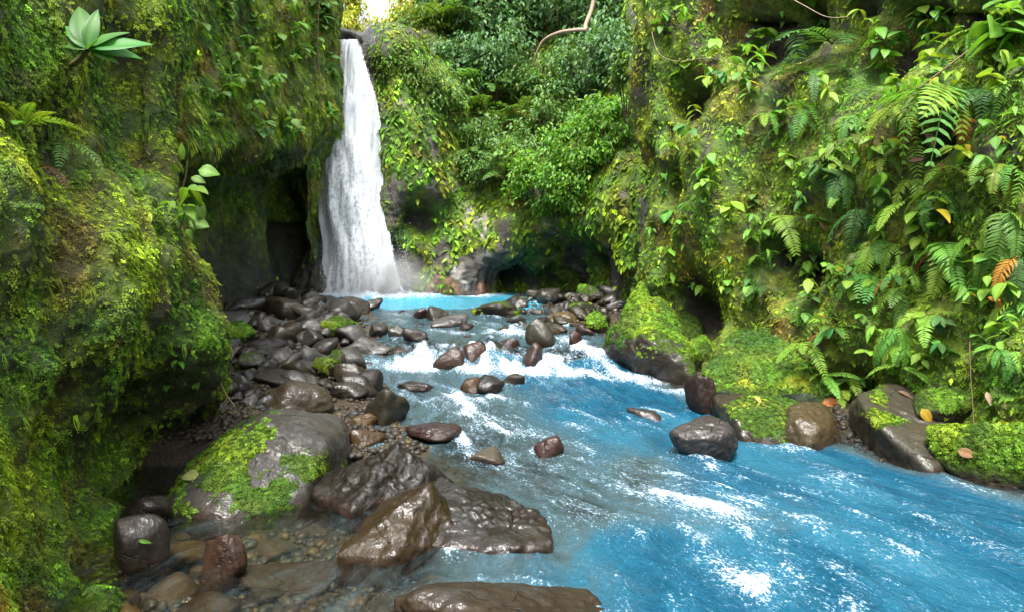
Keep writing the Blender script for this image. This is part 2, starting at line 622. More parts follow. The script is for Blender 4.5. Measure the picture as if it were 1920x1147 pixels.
# -- left cliff, near
_A = [(-450, 330, 4.3, 4.9, 5.6, 6.2), (-200, 325, 4.0, 4.6, 5.3, 5.9), (0, 322, 3.7, 4.4, 5.1, 5.5), (120, 325, 3.6, 4.4, 5.1, 5.5),
      (250, 330, 3.5, 4.3, 5.05, 5.4), (380, 345, 3.35, 4.1, 4.85, 5.3), (480, 375, 3.25, 3.9, 4.6, 5.25), (570, 408, 3.15, 3.8, 4.45, 5.35),
      (650, 430, 3.1, 3.75, 4.5, 5.5), (710, 422, 3.1, 3.75, 4.6, 5.7), (790, 385, 3.1, 3.85, 4.8, 6.0), (860, 300, 3.05, 3.85, 4.7, 5.6),
      (950, 235, 3.0, 3.6, 4.2, 4.75), (1050, 212, 2.9, 3.3, 3.8, 4.05), (1147, 200, 2.75, 3.1, 3.4, 3.5), (1300, 190, 2.5, 2.7, 2.85, 2.9), (1500, 180, 2.05, 2.2, 2.3, 2.35)]
ctrl = []
for py, e, d0, d1, d2, de in _A:
    row = [P(-250, py, d0 * 0.78), P(0, py, d0), P(0.35 * e, py, d1), P(0.7 * e, py, d2), P(e, py, de), P(e - 22, py, de + 0.9), P(e - 90, py, de + 2.3)]
    z = row[0][2]
    row = [np.array([-2.7, -3.0, z]), np.array([-2.6, 0.6, z])] + row
    ctrl.append(row)
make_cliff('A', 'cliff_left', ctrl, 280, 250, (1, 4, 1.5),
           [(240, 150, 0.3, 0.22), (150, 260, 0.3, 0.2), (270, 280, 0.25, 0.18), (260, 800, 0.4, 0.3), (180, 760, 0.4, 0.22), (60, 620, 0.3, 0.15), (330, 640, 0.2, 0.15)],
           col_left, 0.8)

# -- second left cliff, overhanging next to the fall
rows = []
_pbE = [(-420, 626), (-180, 628), (0, 626), (100, 624), (180, 628), (235, 628), (285, 594)]
_dB = [6.9, 7.9, 9.1, 10.4, 11.5, 12.6, 13.2, 14.3, 15.4]
for k, (py, e) in enumerate(_pbE):
    lean = [0.9, 0.5, 0.2, 0.0, -0.25, -0.35, -0.3][k]
    pxs = [290, 345, 420, 500, 560, e - 30, e, e + 8, e]
    rows.append([P(a, py, b + lean) for a, b in zip(pxs, _dB)])
_lo = [(340, 582, 0), (420, 586, 0.1), (470, 596, 0.1), (520, 606, 0.1), (570, 598, 0.0), (640, 590, 0), (740, 590, 0)]
_dL = [7.8, 9.2, 10.9, 12.3, 13.8, 13.5, 13.4, 14.3, 15.4]
for py, e, dd in _lo:
    pxs = [290, 345, 420, 480, 535, 568, e, e + 10, e]
    rows.append([P(a, py, b + dd) for a, b in zip(pxs, _dL)])
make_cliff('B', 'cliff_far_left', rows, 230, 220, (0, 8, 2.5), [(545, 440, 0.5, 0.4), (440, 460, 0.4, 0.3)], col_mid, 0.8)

# -- right cliff
_cr = [(-420, 1200, 1.2), (-170, 1200, 0.9), (0, 1200, 0.65), (70, 1200, 0.65), (150, 1200, 0.45), (250, 1207, 0.25), (350, 1220, 0.1), (450, 1222, 0.05), (540, 1210, -0.05),
       (620, 1215, -0.2), (700, 1225, -0.35), (780, 1235, -0.45), (880, 1240, -0.45), (1020, 1240, -0.4), (1250, 1240, -0.4)]
ctrl = []
for py, e, dd in _cr:
    pxs = [e + 30, e + 12, e, 1300, 1400, 1520, 1650, 1780, 1920, 2300]
    ds = [13.0, 11.2, 9.8, 9.15, 8.55, 7.85, 7.05, 6.3, 5.6, 4.5]
    k = [0.2, 0.4, 0.6, 0.8, 1, 1, 1, 1, 1, 0.9]
    row = [P(a, py, b + dd * c) for a, b, c in zip(pxs, ds, k)]
    z = row[-1][2]
    sl = max(0, z - 1) * 0.35
    row += [np.array([4.7 + sl, 1.5, z]), np.array([5.2 + sl, -3.0, z])]
    ctrl.append(row)
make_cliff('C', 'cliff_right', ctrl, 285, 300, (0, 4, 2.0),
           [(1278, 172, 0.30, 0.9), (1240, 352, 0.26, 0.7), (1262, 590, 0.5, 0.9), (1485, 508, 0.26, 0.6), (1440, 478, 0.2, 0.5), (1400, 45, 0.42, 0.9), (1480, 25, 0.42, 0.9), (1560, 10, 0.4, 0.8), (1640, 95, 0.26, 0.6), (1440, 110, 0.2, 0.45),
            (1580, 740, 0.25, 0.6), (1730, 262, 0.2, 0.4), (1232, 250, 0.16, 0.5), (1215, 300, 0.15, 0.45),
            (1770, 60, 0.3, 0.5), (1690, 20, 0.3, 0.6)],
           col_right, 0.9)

# -- back wall with the channel of the fall and the caves over the pool
_DP = [540, 600, 640, 685, 740, 820, 900, 980, 1060, 1130, 1200, 1290]
_DR = [(-300, [30, 30, 30, 30, 28, 23, 23, 22, 21, 20, 18, 16]), (-100, [24, 24, 24, 24, 22, 21, 21, 20, 19.5, 18.5, 16.5, 15]),
       (0, [19, 19, 19, 18.5, 18, 19, 19.5, 19, 18.5, 17.5, 15.5, 14.5]), (80, [15.8, 15.8, 15.6, 15.4, 15.0, 17, 18, 18.2, 17.6, 16.8, 15, 14.2]),
       (150, [15.5, 15.4, 15.3, 15.0, 14.6, 15.5, 17, 17.4, 16.9, 16.0, 14.4, 13.9]), (230, [15.4, 15.3, 15.2, 14.9, 14.3, 14.7, 16.2, 16.4, 15.8, 14.8, 13.5, 13.3]),
       (310, [15.2, 15.2, 15.1, 14.8, 14.1, 14.3, 15.4, 15.2, 14.5, 13.5, 12.8, 12.6]), (380, [15, 15.1, 15.0, 14.7, 14.0, 14.2, 14.7, 14.2, 13.7, 13.0, 12.3, 12.2]),
       (430, [15, 15, 15, 14.6, 14.0, 14.2, 14.4, 13.7, 13.5, 12.9, 12.2, 12]), (480, [15, 14.9, 14.9, 14.6, 14.3, 14.1, 14.3, 14.0, 14.2, 13.1, 12.2, 12]),
       (520, [15, 15, 15, 14.7, 14.3, 14.0, 14.3, 14.9, 14.8, 13.4, 12.3, 12]), (560, [15, 15, 15, 14.7, 14.3, 14.0, 14.3, 15.0, 15, 13.5, 12.3, 12.1]),
       (640, [15, 15, 15, 14.7, 14.3, 14.0, 14.3, 15.0, 15, 13.5, 12.3, 12.1])]
_lipP = {0: 48, 1: 55, 2: 64, 3: 80}
ctrl = []
for k, (py, ds) in enumerate(_DR):
    row = []
    for c, (a, b) in enumerate(zip(_DP, ds)):
        yy = py
        if c <= 3 and k in _lipP:
            yy = _lipP[k]
        elif c == 4 and k in _lipP:
            yy = {0: 40, 1: 44, 2: 50, 3: 68}[k]
        elif c == 5 and k in _lipP:
            yy = {0: -60, 1: -25, 2: 15, 3: 80}[k]
        row.append(P(a, yy, b))
    ctrl.append(row)
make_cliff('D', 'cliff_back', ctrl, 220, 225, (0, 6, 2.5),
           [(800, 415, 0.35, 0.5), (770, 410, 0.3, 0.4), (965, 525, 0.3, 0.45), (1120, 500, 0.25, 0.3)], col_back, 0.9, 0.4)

ctrl = []
for z, o in ((6.5, 3.5), (4.0, 1.8), (2.0, 0.7), (0.6, 0.1), (-0.8, 0.0)):
    ctrl.append([np.array([-2.6 - o, -2.6, z]), np.array([-3.0 - o, -5.5, z]), np.array([-1.8 - o * 0.6, -8.5 - o, z]), np.array([1.2, -9.5 - o, z]), np.array([4.5 + o * 0.6, -8.0 - o, z]), np.array([5.6 + o, -5.0, z]), np.array([5.3 + o, -2.6, z])])
make_cliff('E', 'cliff_behind', ctrl, 60, 120, (1, 0, 1.5), [], col_right, 1.2)  # unseen gorge wall behind the camera, added to cut off low sky light
gnd = np.array([[-40, -30, -0.9], [40, -30, -0.9], [40, 55, -0.9], [-40, 55, -0.9]], float)
link('ground', new_mesh('ground', gnd, np.array([[0, 1, 2, 3]]), False, {'tint': np.full((4, 3), 0.05)}, {'wet': np.zeros(4)}), M_CLIFF, kind='structure')

_bv, _bf, _bn, _own = [], [], 0, []
for k in 'ABCD':
    _bv.append(CLIFF[k]['V'])
    _bf.append(CLIFF[k]['F'] + _bn)
    _bn += len(CLIFF[k]['V'])
BVH = BVHTree.FromPolygons(np.concatenate(_bv).tolist(), np.concatenate(_bf).tolist())


def hit(px, py):
    d = Vector(ray(px, py))
    loc, nor, idx, dist = BVH.ray_cast(Vector(CAM), d)
    if loc is None:
        return None
    if nor.dot(d) > 0:
        nor = -nor
    return np.array(loc), np.array(nor), dist


# ------------------------------------------------------------------ streambed and water
nr, nc = 350, 345
ys = 0.8 * (19.0 / 0.8) ** np.linspace(0, 1, nr)
bx_y = np.array([0, 1.5, 4, 6, 8, 10, 12, 19])
bl = np.interp(ys, bx_y, [-3.2, -3.2, -3.2, -3.4, -4.0, -4.4, -4.8, -5.2])
br = np.interp(ys, bx_y, [6.0, 5.6, 5.0, 4.4, 2.85, 1.95, 2.6, 3.6])
u = np.linspace(0, 1, nc)
X = bl[:, None] + (br - bl)[:, None] * u[None]
Y = np.repeat(ys[:, None], nc, 1)
T, XL, XR = stream_t(X, Y)
Wd = XR - XL
L0 = wz(Y, X)
flow = np.stack([T * np.clip(Wd, 1.5, 3.2), -Y + 0.4 * np.abs(T - 0.5) * 2, np.zeros_like(T)], -1)
side = (X - XL)                                  # metres right of the left waterline


def bed_height(X, Y):
    T, l, r = stream_t(X, Y)
    base = wz(Y)
    s = X - l
    dep = 0.40 * ss(0.0, 0.9, s) * ss(0.0, 0.5, r - X)
    bank = np.where(Y > 5.4, 0.03 + 0.18 * ss(0, 1.6, -s), -0.13 + 0.02 * (X + 2))
    bank = bank * ss(0.15, -0.1, s)
    rb = 0.10 * ss(0, 0.6, X - r)
    p = np.stack([X, Y, X * 0], -1)
    return base - dep - 0.03 + bank + rb + 0.03 * fbm(p * 2.5, 3, 44)


step = 2
bv = np.stack([X, Y, bed_height(X, Y)], -1)[::step, ::step]
link('streambed', new_mesh('streambed', bv, grid_faces(*bv.shape[:2])), M_BED, kind='structure')

# ------------------------------------------------------------------ waterfall
fall = link('waterfall', None, label='tall white waterfall dropping into the blue pool between mossy cliffs', cat='waterfall')
fall.location = P(672, 556, 14.1)
_FR = [(74, 618, 678, 15.35), (86, 618, 684, 15.0), (130, 620, 696, 14.75), (180, 622, 708, 14.6), (230, 616, 716, 14.5), (290, 598, 718, 14.4), (380, 595, 730, 14.25), (460, 604, 740, 14.15), (530, 600, 756, 14.05), (575, 588, 785, 13.95)]


def fall_sheet(off, dens, seed, trim):
    ctrl = []
    for k, (py, l, r, d) in enumerate(_FR):
        row = []
        for q in np.linspace(0, 1, 9):
            bulge = 0.22 * (1 - (2 * q - 1) ** 2)
            row.append(P(l + (r - l) * (trim[0] + (trim[1] - trim[0]) * q), py, d - bulge - off))
        ctrl.append(row)
    S = build_surface(ctrl, 150, 70)
    v, uu = np.meshgrid(np.linspace(0, 1, 150), np.linspace(0, 1, 70), indexing='ij')
    fl = np.stack([S[..., 0] * 1.0 + seed * 3.1, S[..., 2] + seed, S[..., 2] * 0 + seed], -1)
    S[..., 1] -= 0.10 * fbm(fl * np.array([5, 0.9, 1]), 3, seed)
    den = dens(uu, v)
    me = new_mesh('water_sheet', S - np.array(fall.location), grid_faces(150, 70), True, None, {'foam': den})
    a = me.attributes.new('flow', 'FLOAT_VECTOR', 'POINT')
    a.data.foreach_set('vector', fl.astype(np.float32).ravel())
    return link('water_sheet', me, M_FALL, fall)


edge = lambda u, w: ss(0, w, u) * ss(1, 1 - w, u)
fall_sheet(0.0, lambda u, v: 0.3 + 0.78 * ss(0, 0.03, u) * ss(1.0, 0.88 - 0.22 * ss(0.45, 0.1, v), u) * (0.72 + 0.28 * ss(0.12, 0.4, v)), 1, (0, 1))
fall_sheet(0.16, lambda u, v: 0.1 + 0.66 * edge(u, 0.2) * ss(0.12, 0.4, v), 2, (0.05, 0.92))
fall_sheet(0.30, lambda u, v: 0.1 + 0.5 * edge(u, 0.25) * ss(0.3, 0.6, v), 3, (0.0, 1.0))

# ------------------------------------------------------------------ moss and ground cover
def sample(cl, n, seed, weight=None):
    V, N, F = CLIFF[cl]['V'], CLIFF[cl]['N'], CLIFF[cl]['F']
    a, b, c, d = (V[F[:, k]] for k in range(4))
    area = 0.5 * np.linalg.norm(np.cross(c - a, d - b), axis=1)
    mid = (a + b + c + d) / 4
    nm = unit(N[F].mean(1))
    px, py, f = proj(mid)
    vis = ((px > -150) & (px < 2070) & (py > -160) & (py < 1250) & (f > 0.5)).astype(float)
    face = (nm * unit(CAM - mid)).sum(1)
    w = area * vis * (1 - 0.96 * CLIFF[cl]['hol'][F].mean(1)) * (0.15 + ss(-0.3, 0.1, face)) / np.maximum(f, 2.0) ** 1.3
    if weight is not None:
        w = w * weight(mid, nm, px, py)
    rng = np.random.default_rng(seed)
    i = rng.choice(len(F), n, p=w / w.sum())
    r1, r2 = rng.random((2, n, 1))
    return (a[i] * (1 - r1) + b[i] * r1) * (1 - r2) + (d[i] * (1 - r1) + c[i] * r1) * r2, nm[i], rng


def frames(z, x_hint):
    z = unit(z)
    x = unit(x_hint - (x_hint * z).sum(-1, keepdims=True) * z)
    return x, np.cross(z, x), z


def inst(Pn, X, Y, Z, S, TV, TF, tint, name):
    n, k = len(Pn), len(TV)
    V = Pn[:, None] + S[:, None, None] * (TV[None, :, 0, None] * X[:, None] + TV[None, :, 1, None] * Y[:, None] + TV[None, :, 2, None] * Z[:, None])
    F = (TF[None] + (np.arange(n) * k)[:, None, None]).reshape(-1, TF.shape[1])
    C = np.repeat(tint[:, None], k, 1)
    return new_mesh(name, V, F, False, {'tint': C})


def sprig_template(nleaf=7, seed=0, length=1.0, wid=0.16):
    """flat feathery moss sprig along +x, made of narrow leaflets"""
    rng = np.random.default_rng(seed)
    V, F = [], []
    for k in range(nleaf):
        t = (k // 2) / max(1, nleaf // 2) * 0.75
        s = 1 if k % 2 else -1
        base = np.array([t, 0, 0.10 * t])
        ang = s * (0.95 - 0.3 * t) if k < nleaf - 1 else 0.0
        L = (0.55 - 0.25 * t) * (0.8 + 0.4 * rng.random())
        dr = np.array([math.cos(ang), math.sin(ang), 0.25 * (rng.random() - 0.3)])
        sd = np.array([-dr[1], dr[0], 0]) * wid * (0.8 + 0.4 * rng.random())
        n = len(V)
        V += [base + dr * L * 0.18 - sd * 0.72, base + dr * L * 0.22 + sd * 0.72, base + dr * L + np.array([0, 0, -0.08])]
        F.append([n, n + 1, n + 2])
    return np.array(V) * length, np.array(F)


def strand_template(seed=0):
    rng = np.random.default_rng(seed)
    V, F = [], []
    for k in range(5):
        x0 = rng.normal() * 0.12
        L = 0.6 + 0.6 * rng.random()
        w = 0.035
        y = rng.normal() * 0.06
        n = len(V)
        for j in range(4):
            t = j / 3
            xx = x0 + 0.08 * math.sin(3 * t + k)
            ww = w * (1 - 0.8 * t)
            V += [np.array([-t * L, xx - ww, y + 0.05 * t]), np.array([-t * L, xx + ww, y + 0.05 * t])]
        for j in range(3):
            a = n + 2 * j
            F.append([a, a + 1, a + 3, a + 2])
    return np.array(V), np.array(F)


def leaf_template():
    """pointed leaf folded on its midrib, along +x"""
    V = np.array([[0, 0, 0], [0.3, 0.24, 0.05], [0.3, -0.24, 0.05], [0.62, 0.2, 0.03], [0.62, -0.2, 0.03], [1, 0, -0.1], [0.45, 0, -0.02]])
    F = np.array([[0, 6, 3, 1], [6, 5, 5, 3], [0, 2, 4, 6], [6, 4, 5, 5]])
    V = np.array([[0, 0, 0], [0.42, 0.24, 0.05], [0.42, -0.24, 0.05], [1, 0, -0.1], [0.5, 0, -0.02]])
    return V, np.array([[0, 4, 1], [4, 3, 1], [0, 2, 4], [2, 3, 4]])


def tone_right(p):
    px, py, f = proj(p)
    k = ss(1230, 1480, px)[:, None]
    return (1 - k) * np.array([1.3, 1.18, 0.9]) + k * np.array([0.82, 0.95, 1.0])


def cover(cl, n, seed, pal_seed, pal_w, size, name, label, cat, weight=None, strand=0.15, gain=1.0, leafshare=0.0, leafsize=None, wid=0.3):
    Pn, N, rng = sample(cl, n, seed, weight)
    tint = moss_colour(Pn, pal_seed, pal_w) * gain * np.exp(rng.normal(size=(n, 1)) * 0.42)
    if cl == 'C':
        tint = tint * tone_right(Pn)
    down = np.array([0, 0, -1.0])
    out = []
    r = rng.random(n)
    kinds = [(0, strand), (strand, strand + leafshare), (strand + leafshare, 1.01)]
    objs = []
    meshes = []
    for kk, (lo, hi) in enumerate(kinds):
        m = (r >= lo) & (r < hi)
        k = int(m.sum())
        if k == 0:
            continue
        p, nn, tt = Pn[m], N[m], tint[m]
        rnd = rng.normal(size=(k, 3))
        if kk == 0:
            x, y, z = frames(nn + rnd * 0.25, np.array([0, 0, 1.0]) + rnd * 0.15)
            TV, TF = strand_template(seed)
            s = size * (1.2 + 1.6 * rng.random(k))
            Q = np.repeat(TF, 1, 0)
        elif kk == 1:
            x, y, z = frames(nn * 0.7 + np.array([0, 0, 0.6]) + rnd * 0.45, nn * 0.6 + down * 0.25 + rnd * 0.7)
            TV, TF = leaf_template()
            s = (leafsize or size) * (0.6 + 0.8 * rng.random(k))
            tt = tt * np.array([1.1, 1.2, 1.0])
        else:
            x, y, z = frames(nn * 0.8 + np.array([0, 0, 0.45]) + rnd * 0.42, down * 0.35 + nn * 0.35 + rnd * 0.8)
            TV, TF = sprig_template(5, seed, 1.0, wid)
            s = size * (0.5 + 0.9 * rng.random(k) ** 1.5)
        p = p + nn * (0.012 * rng.random((k, 1)))
        V = p[:, None] + s[:, None, None] * (TV[None, :, 0, None] * x[:, None] + TV[None, :, 1, None] * y[:, None] + TV[None, :, 2, None] * z[:, None])
        if TF.shape[1] == 4:
            TF = np.concatenate([TF[:, [0, 1, 2]], TF[:, [0, 2, 3]]])
        F = (TF[None] + (np.arange(k) * len(TV))[:, None, None]).reshape(-1, 3)
        meshes.append((V.reshape(-1, 3), F, np.repeat(tt, len(TV), 0)))
    V, F = merge([(a, b) for a, b, c in meshes])
    C = np.concatenate([c for a, b, c in meshes])
    return link(name, new_mesh(name, V, F, False, {'tint': C}), M_MOSS, label=label, cat=cat, kind='stuff')


def dens(seed, lo, hi, under=-0.55):
    def f(mid, nm, px, py):
        return (0.2 + ss(lo, hi, fbm(mid * 2.6, 3, seed))) * (0.1 + ss(under - 0.2, under + 0.3, nm[:, 2]))
    return f


cover('A', 52000, 1, 100, W_LEFT, 0.034, 'moss', 'thick green and brown moss covering the near left cliff', 'moss', dens(61, 0.45, -0.2), 0.03, 1.25, 0.0, None, 0.26)
cover('B', 20000, 2, 300, W_MID, 0.06, 'moss', 'hanging yellow-green moss on the overhanging cliff left of the waterfall', 'moss',
      lambda mid, nm, px, py: (0.06 + ss(1.7, 2.3, mid[:, 2])) * (0.2 + ss(-0.6, 0, nm[:, 2])), 0.22, 1.0, 0.12, 0.09)
cover('C', 64000, 3, 200, W_RIGHT, 0.045, 'moss', 'bright yellow-green moss and tiny plants covering the right cliff', 'moss', dens(71, 0.5, -0.2), 0.05, 1.0, 0.2, 0.055)


def wback(mid, nm, px, py):
    rock = ss(0.0, 0.35, fbm(mid * np.array([1.3, 1.3, 0.6]), 3, 81) + 0.45 * ss(1.9, 0.9, mid[:, 2]) - 0.28)
    return (1.02 - rock) * (0.15 + ss(-0.5, 0.1, nm[:, 2])) * (px > 700)


cover('D', 30000, 4, 400, W_BACK, 0.085, 'moss', 'green moss and creeping leaves on the back wall right of the waterfall', 'moss', wback, 0.05, 1.0, 0.4, 0.13)

# ------------------------------------------------------------------ rocks
import bmesh
_ico = {}


def ico(l):
    if l not in _ico:
        b = bmesh.new()
        bmesh.ops.create_icosphere(b, subdivisions=l, radius=1)
        V = np.array([v.co[:] for v in b.verts])
        F = np.array([[v.index for v in f.verts] for f in b.faces])
        b.free()
        _ico[l] = (unit(V), F)
    return _ico[l]


def rock_shape(seed, lvl=4, planes=16, sharp=12, rough=0.06, taper=0.0, lean=0.0):
    D, F = ico(lvl)
    rng = np.random.default_rng(seed)
    n = unit(rng.normal(size=(planes, 3)))
    o = 0.55 + 0.4 * rng.random(planes)
    q = np.maximum(D @ n.T, 0) / o
    r = (np.sum(q ** sharp, 1) + 1e-4) ** (-1 / sharp)
    V = D * np.minimum(r, 1.5)[:, None]
    V = V * (1 + rough * fbm(V * 1.8 + seed, 4, seed % 50))[:, None]
    V = V + 0.35 * rough * (fbm(V * 6 + seed, 3, seed % 40 + 3))[:, None] * D
    lo, hi = V.min(0), V.max(0)
    V = (V - (lo + hi) / 2) / ((hi - lo) / 2)
    k = 1 - taper * (V[:, 2:3] + 1) / 2
    V[:, :2] = V[:, :2] * k
    V[:, 0] += lean * (V[:, 2] + 1) / 2
    lo, hi = V.min(0), V.max(0)
    return (V - (lo + hi) / 2) / ((hi - lo) / 2), F


def hull_planes(pts):
    b = bmesh.new()
    for p in pts:
        b.verts.new(p)
    bmesh.ops.convex_hull(b, input=list(b.verts))
    b.faces.ensure_lookup_table()
    c = np.mean(pts, axis=0)
    n, o = [], []
    for f in b.faces:
        f.normal_update()
        nn = np.array(f.normal)
        oo = nn @ (np.array(f.verts[0].co) - c)
        if oo < 0:
            nn, oo = -nn, -oo
        n.append(nn)
        o.append(max(oo, 0.02))
    b.free()
    return np.array(n), np.array(o), c


def hull_rock(pts, label, tint, moss=0.0, seed=1, lvl=6, sharp=16, rough=0.05, tufts=0, tuft_w=(0.2, 0.6, 0.2, -0.3, -1, 0), cond=None, tsize=0.036):
    feet = [np.array([p[0], p[1], -0.3]) for p in pts if p[2] < 0.02]
    pts = [np.array([p[0], p[1], max(p[2], 0.03)]) for p in pts] + feet       # stands on the bed, widest at the water
    n, o, c = hull_planes(pts)
    D, F = ico(lvl)
    q = np.maximum(D @ n.T, 0) / o
    r = np.sum(q ** sharp, 1) ** (-1 / sharp)
    V = D * r[:, None]
    hb = np.asarray(pts) - c
    lo, hi = V.min(0), V.max(0)
    V = hb.min(0) + (V - lo) / (hi - lo) * (hb.max(0) - hb.min(0))
    sz = np.median(r)
    V = V + D * (sz * rough * fbm(V / sz * 1.6 + seed, 5, seed % 50))[:, None]
    V = V + D * (sz * rough * 0.7 * (0.35 - np.abs(fbm(V / sz * 3.2 + seed, 3, seed % 37))))[:, None]
    low = (V[:, 2] + c[2]) - wz(V[:, 1] + c[1])
    mv = np.clip(cond(V + c, vnorm(V, F)), 0, 1) if tufts else np.zeros(len(V))
    ob = link('boulder', new_mesh('boulder', V, F, True, None, {'low': low, 'mossv': mv}), M_ROCK, None, label, 'boulder')
    ob.location = c
    ob.color = (*tint, moss)
    ROCKS.append((c[0] + (V[:, 0].min() + V[:, 0].max()) / 2, c[1] + (V[:, 1].min() + V[:, 1].max()) / 2, np.ptp(V[:, 0]) / 2, np.ptp(V[:, 1]) / 2, c[2] + V[:, 2].max()))
    if tufts:
        m = moss_tufts(V, F, c, tufts, seed + 5, tsize, tuft_w, cond)
        if m:
            link('moss', m, M_MOSS, ob, kind='stuff')
    return ob


def vnorm(V, F):
    n = np.zeros_like(V)
    fn = np.cross(V[F[:, 1]] - V[F[:, 0]], V[F[:, 2]] - V[F[:, 0]])
    for k in range(3):
        np.add.at(n, F[:, k], fn)
    return unit(n)


def moss_tufts(V, F, C, n, seed, size, pal_w, cond):
    a, b, c = V[F[:, 0]], V[F[:, 1]], V[F[:, 2]]
    nn = np.cross(b - a, c - a)
    ar = np.linalg.norm(nn, axis=1)
    nm = unit(nn)
    mid = (a + b + c) / 3
    w = ar * cond(mid + C, nm)
    if w.sum() < 1e-9:
        return None
    rng = np.random.default_rng(seed)
    i = rng.choice(len(F), n, p=w / w.sum())
    r1 = np.sqrt(rng.random((n, 1)))
    r2 = rng.random((n, 1))
    p = a[i] * (1 - r1) + b[i] * r1 * (1 - r2) + c[i] * r1 * r2
    rnd = rng.normal(size=(n, 3))
    x, y, z = frames(nm[i] + 0.5 * rnd, nm[i] * 0.6 + rnd)
    TV, TF = sprig_template(5, seed, 1.0, 0.32)
    p = p + nm[i] * size * 0.35 * rng.random((n, 1))
    tint = moss_colour(p + C, 500, pal_w) * np.exp(rng.normal(size=(n, 1)) * 0.3)
    return inst(p, x, y, z, size * (0.6 + 0.8 * rng.random(n)), TV, TF, tint, 'moss')


ROCKS = []


def rock(bbox, zb, label, tint, moss=0.0, seed=1, dr=0.8, group=None, name='boulder', cat='boulder', lvl=4, sink=0.35, planes=16, sharp=12, rough=0.07,
         taper=0.0, lean=0.0, tufts=0, tuft_w=(0.2, 0.6, 0.2, -0.3, -1, 0), cond=None, depth=None, rz=0.0, zmax=None):
    x0, y0, x1, y1 = bbox
    xc = (x0 + x1) / 2
    if depth is None:
        q = Wp(xc, y1, zb)
        d0 = q[1]
        w0 = (x1 - x0) / FPX * d0
        yc = d0 + 0.42 * dr * w0
    else:
        yc = depth
    w = (x1 - x0) / FPX * yc
    ztop = P(xc, y0, yc + 0.1 * dr * w)[2]
    if zmax is not None:
        ztop = min(ztop, zmax)
    h = max(ztop - zb, 0.03)
    H = h * (1 + sink)
    c = np.array([P(xc, y0, yc)[0], yc, ztop - H / 2])
    V, F = rock_shape(seed, lvl, planes, sharp, rough, taper, lean)
    if rz:
        cs, sn = math.cos(rz), math.sin(rz)
        V = np.stack([V[:, 0] * cs - V[:, 1] * sn, V[:, 0] * sn + V[:, 1] * cs, V[:, 2]], -1)
        V[:, :2] /= np.abs(V[:, :2]).max(0)
    V = V * np.array([w / 2, dr * w / 2, H / 2])
    low = (V[:, 2] + c[2]) - wz(V[:, 1] + c[1])
    cd = cond or (lambda p, n: ss(-0.1, 0.5, n[:, 2]) * ss(-0.1, 0.25, fbm(p * 2.2, 3, seed)))
    me = new_mesh(name, V, F, True, None, {'low': low, 'mossv': np.clip(cd(V + c, vnorm(V, F)), 0, 1) if tufts else np.zeros(len(V))})
    o = link(name, me, M_ROCK, label=label, cat=cat, group=group)
    o.location = c
    o.color = (*tint, moss)
    if tufts:
        cd = cond or (lambda p, n: ss(-0.1, 0.5, n[:, 2]) * ss(-0.1, 0.25, fbm(p * 2.2, 3, seed)))
        m = moss_tufts(V, F, c, tufts, seed + 5, 0.036 if yc < 7 else 0.05, tuft_w, cd)
        if m:
            link('moss', m, M_MOSS, o, kind='stuff')
    ROCKS.append((c[0], c[1], w / 2, dr * w / 2, ztop))
    return o


BR = (0.085, 0.06, 0.035)
DK = (0.05, 0.042, 0.034)
GY = (0.13, 0.125, 0.115)
LG = (0.2, 0.195, 0.185)
OC = (0.5, 0.31, 0.09)
RD = (0.10, 0.045, 0.032)
OL = (0.095, 0.08, 0.04)
# foreground
def big_boulder_moss(p, n):
    px, py, f = proj(p)
    w = 60 * fbm(p * 4, 3, 8)
    m = np.maximum(ss(530, 455, px + w), ss(842, 880, py + 0.4 * w) * ss(670, 600, px + w))
    return m * ss(985, 930, py + 0.5 * w) * ss(0.45, 0.0, fbm(p * 3.4, 3, 9)) * (n[:, 1] < 0.3)


rock((715, 1083, 1150, 1290), -0.1, 'rounded brown wet boulder cut off by the bottom edge of the picture', BR, 0.0, 11, 0.8, lvl=6, sink=0.2, sharp=9, rough=0.11, planes=14)
hull_rock([P(745, 836, 4.95), P(700, 862, 5.0), P(795, 872, 5.0), P(822, 905, 5.1), P(855, 935, 4.95), Wp(572, 955, -0.15), Wp(600, 1015, -0.25), Wp(660, 1040, -0.25), Wp(840, 950, -0.15), Wp(700, 905, -0.1), P(640, 905, 4.85)],
          'dark pointed wet boulder behind the tan-faced wedge rock', (0.035, 0.026, 0.018), 0, 12, 6, 34, 0.09)
hull_rock([P(802, 910, 4.2), P(775, 945, 4.1), P(842, 960, 4.3), Wp(632, 1092, -0.12), Wp(740, 1110, -0.15), Wp(858, 1045, -0.12), Wp(720, 975, -0.1), P(715, 990, 4.05), Wp(850, 985, -0.1)],
          'wedge-shaped wet boulder with a tan face and a glossy front', (0.085, 0.052, 0.015), 0, 23, 6, 40, 0.07)
hull_rock([P(850, 906, 4.6), P(800, 904, 4.65), P(925, 938, 4.55), P(985, 970, 4.55), P(1005, 1000, 4.45), P(1022, 1028, 4.3), Wp(1034, 1048, -0.06), Wp(920, 1080, -0.12), Wp(800, 1065, -0.12), Wp(850, 945, -0.1), Wp(1000, 1000, -0.1)],
          'long wet brown rock sloping down right into the rapids', (0.04, 0.03, 0.019), 0, 14, 6, 30, 0.12)
hull_rock([P(492, 772, 5.45), P(560, 768, 5.75), P(642, 784, 5.75), P(658, 830, 5.5), P(610, 815, 5.15), P(480, 806, 5.05), P(425, 838, 5.1), P(325, 930, 4.95), Wp(303, 985, -0.1), Wp(420, 1003, -0.1), Wp(570, 972, -0.1), Wp(652, 895, -0.1), Wp(650, 850, -0.1), Wp(380, 875, -0.1)],
          'big boulder with grey wet top and bright green moss on its flank', (0.13, 0.12, 0.105), 0.25, 15, 6, 16, 0.05, 6500, (0.15, 0.75, 0.4, 0.0, -1, -0.3),
          big_boulder_moss, 0.036)
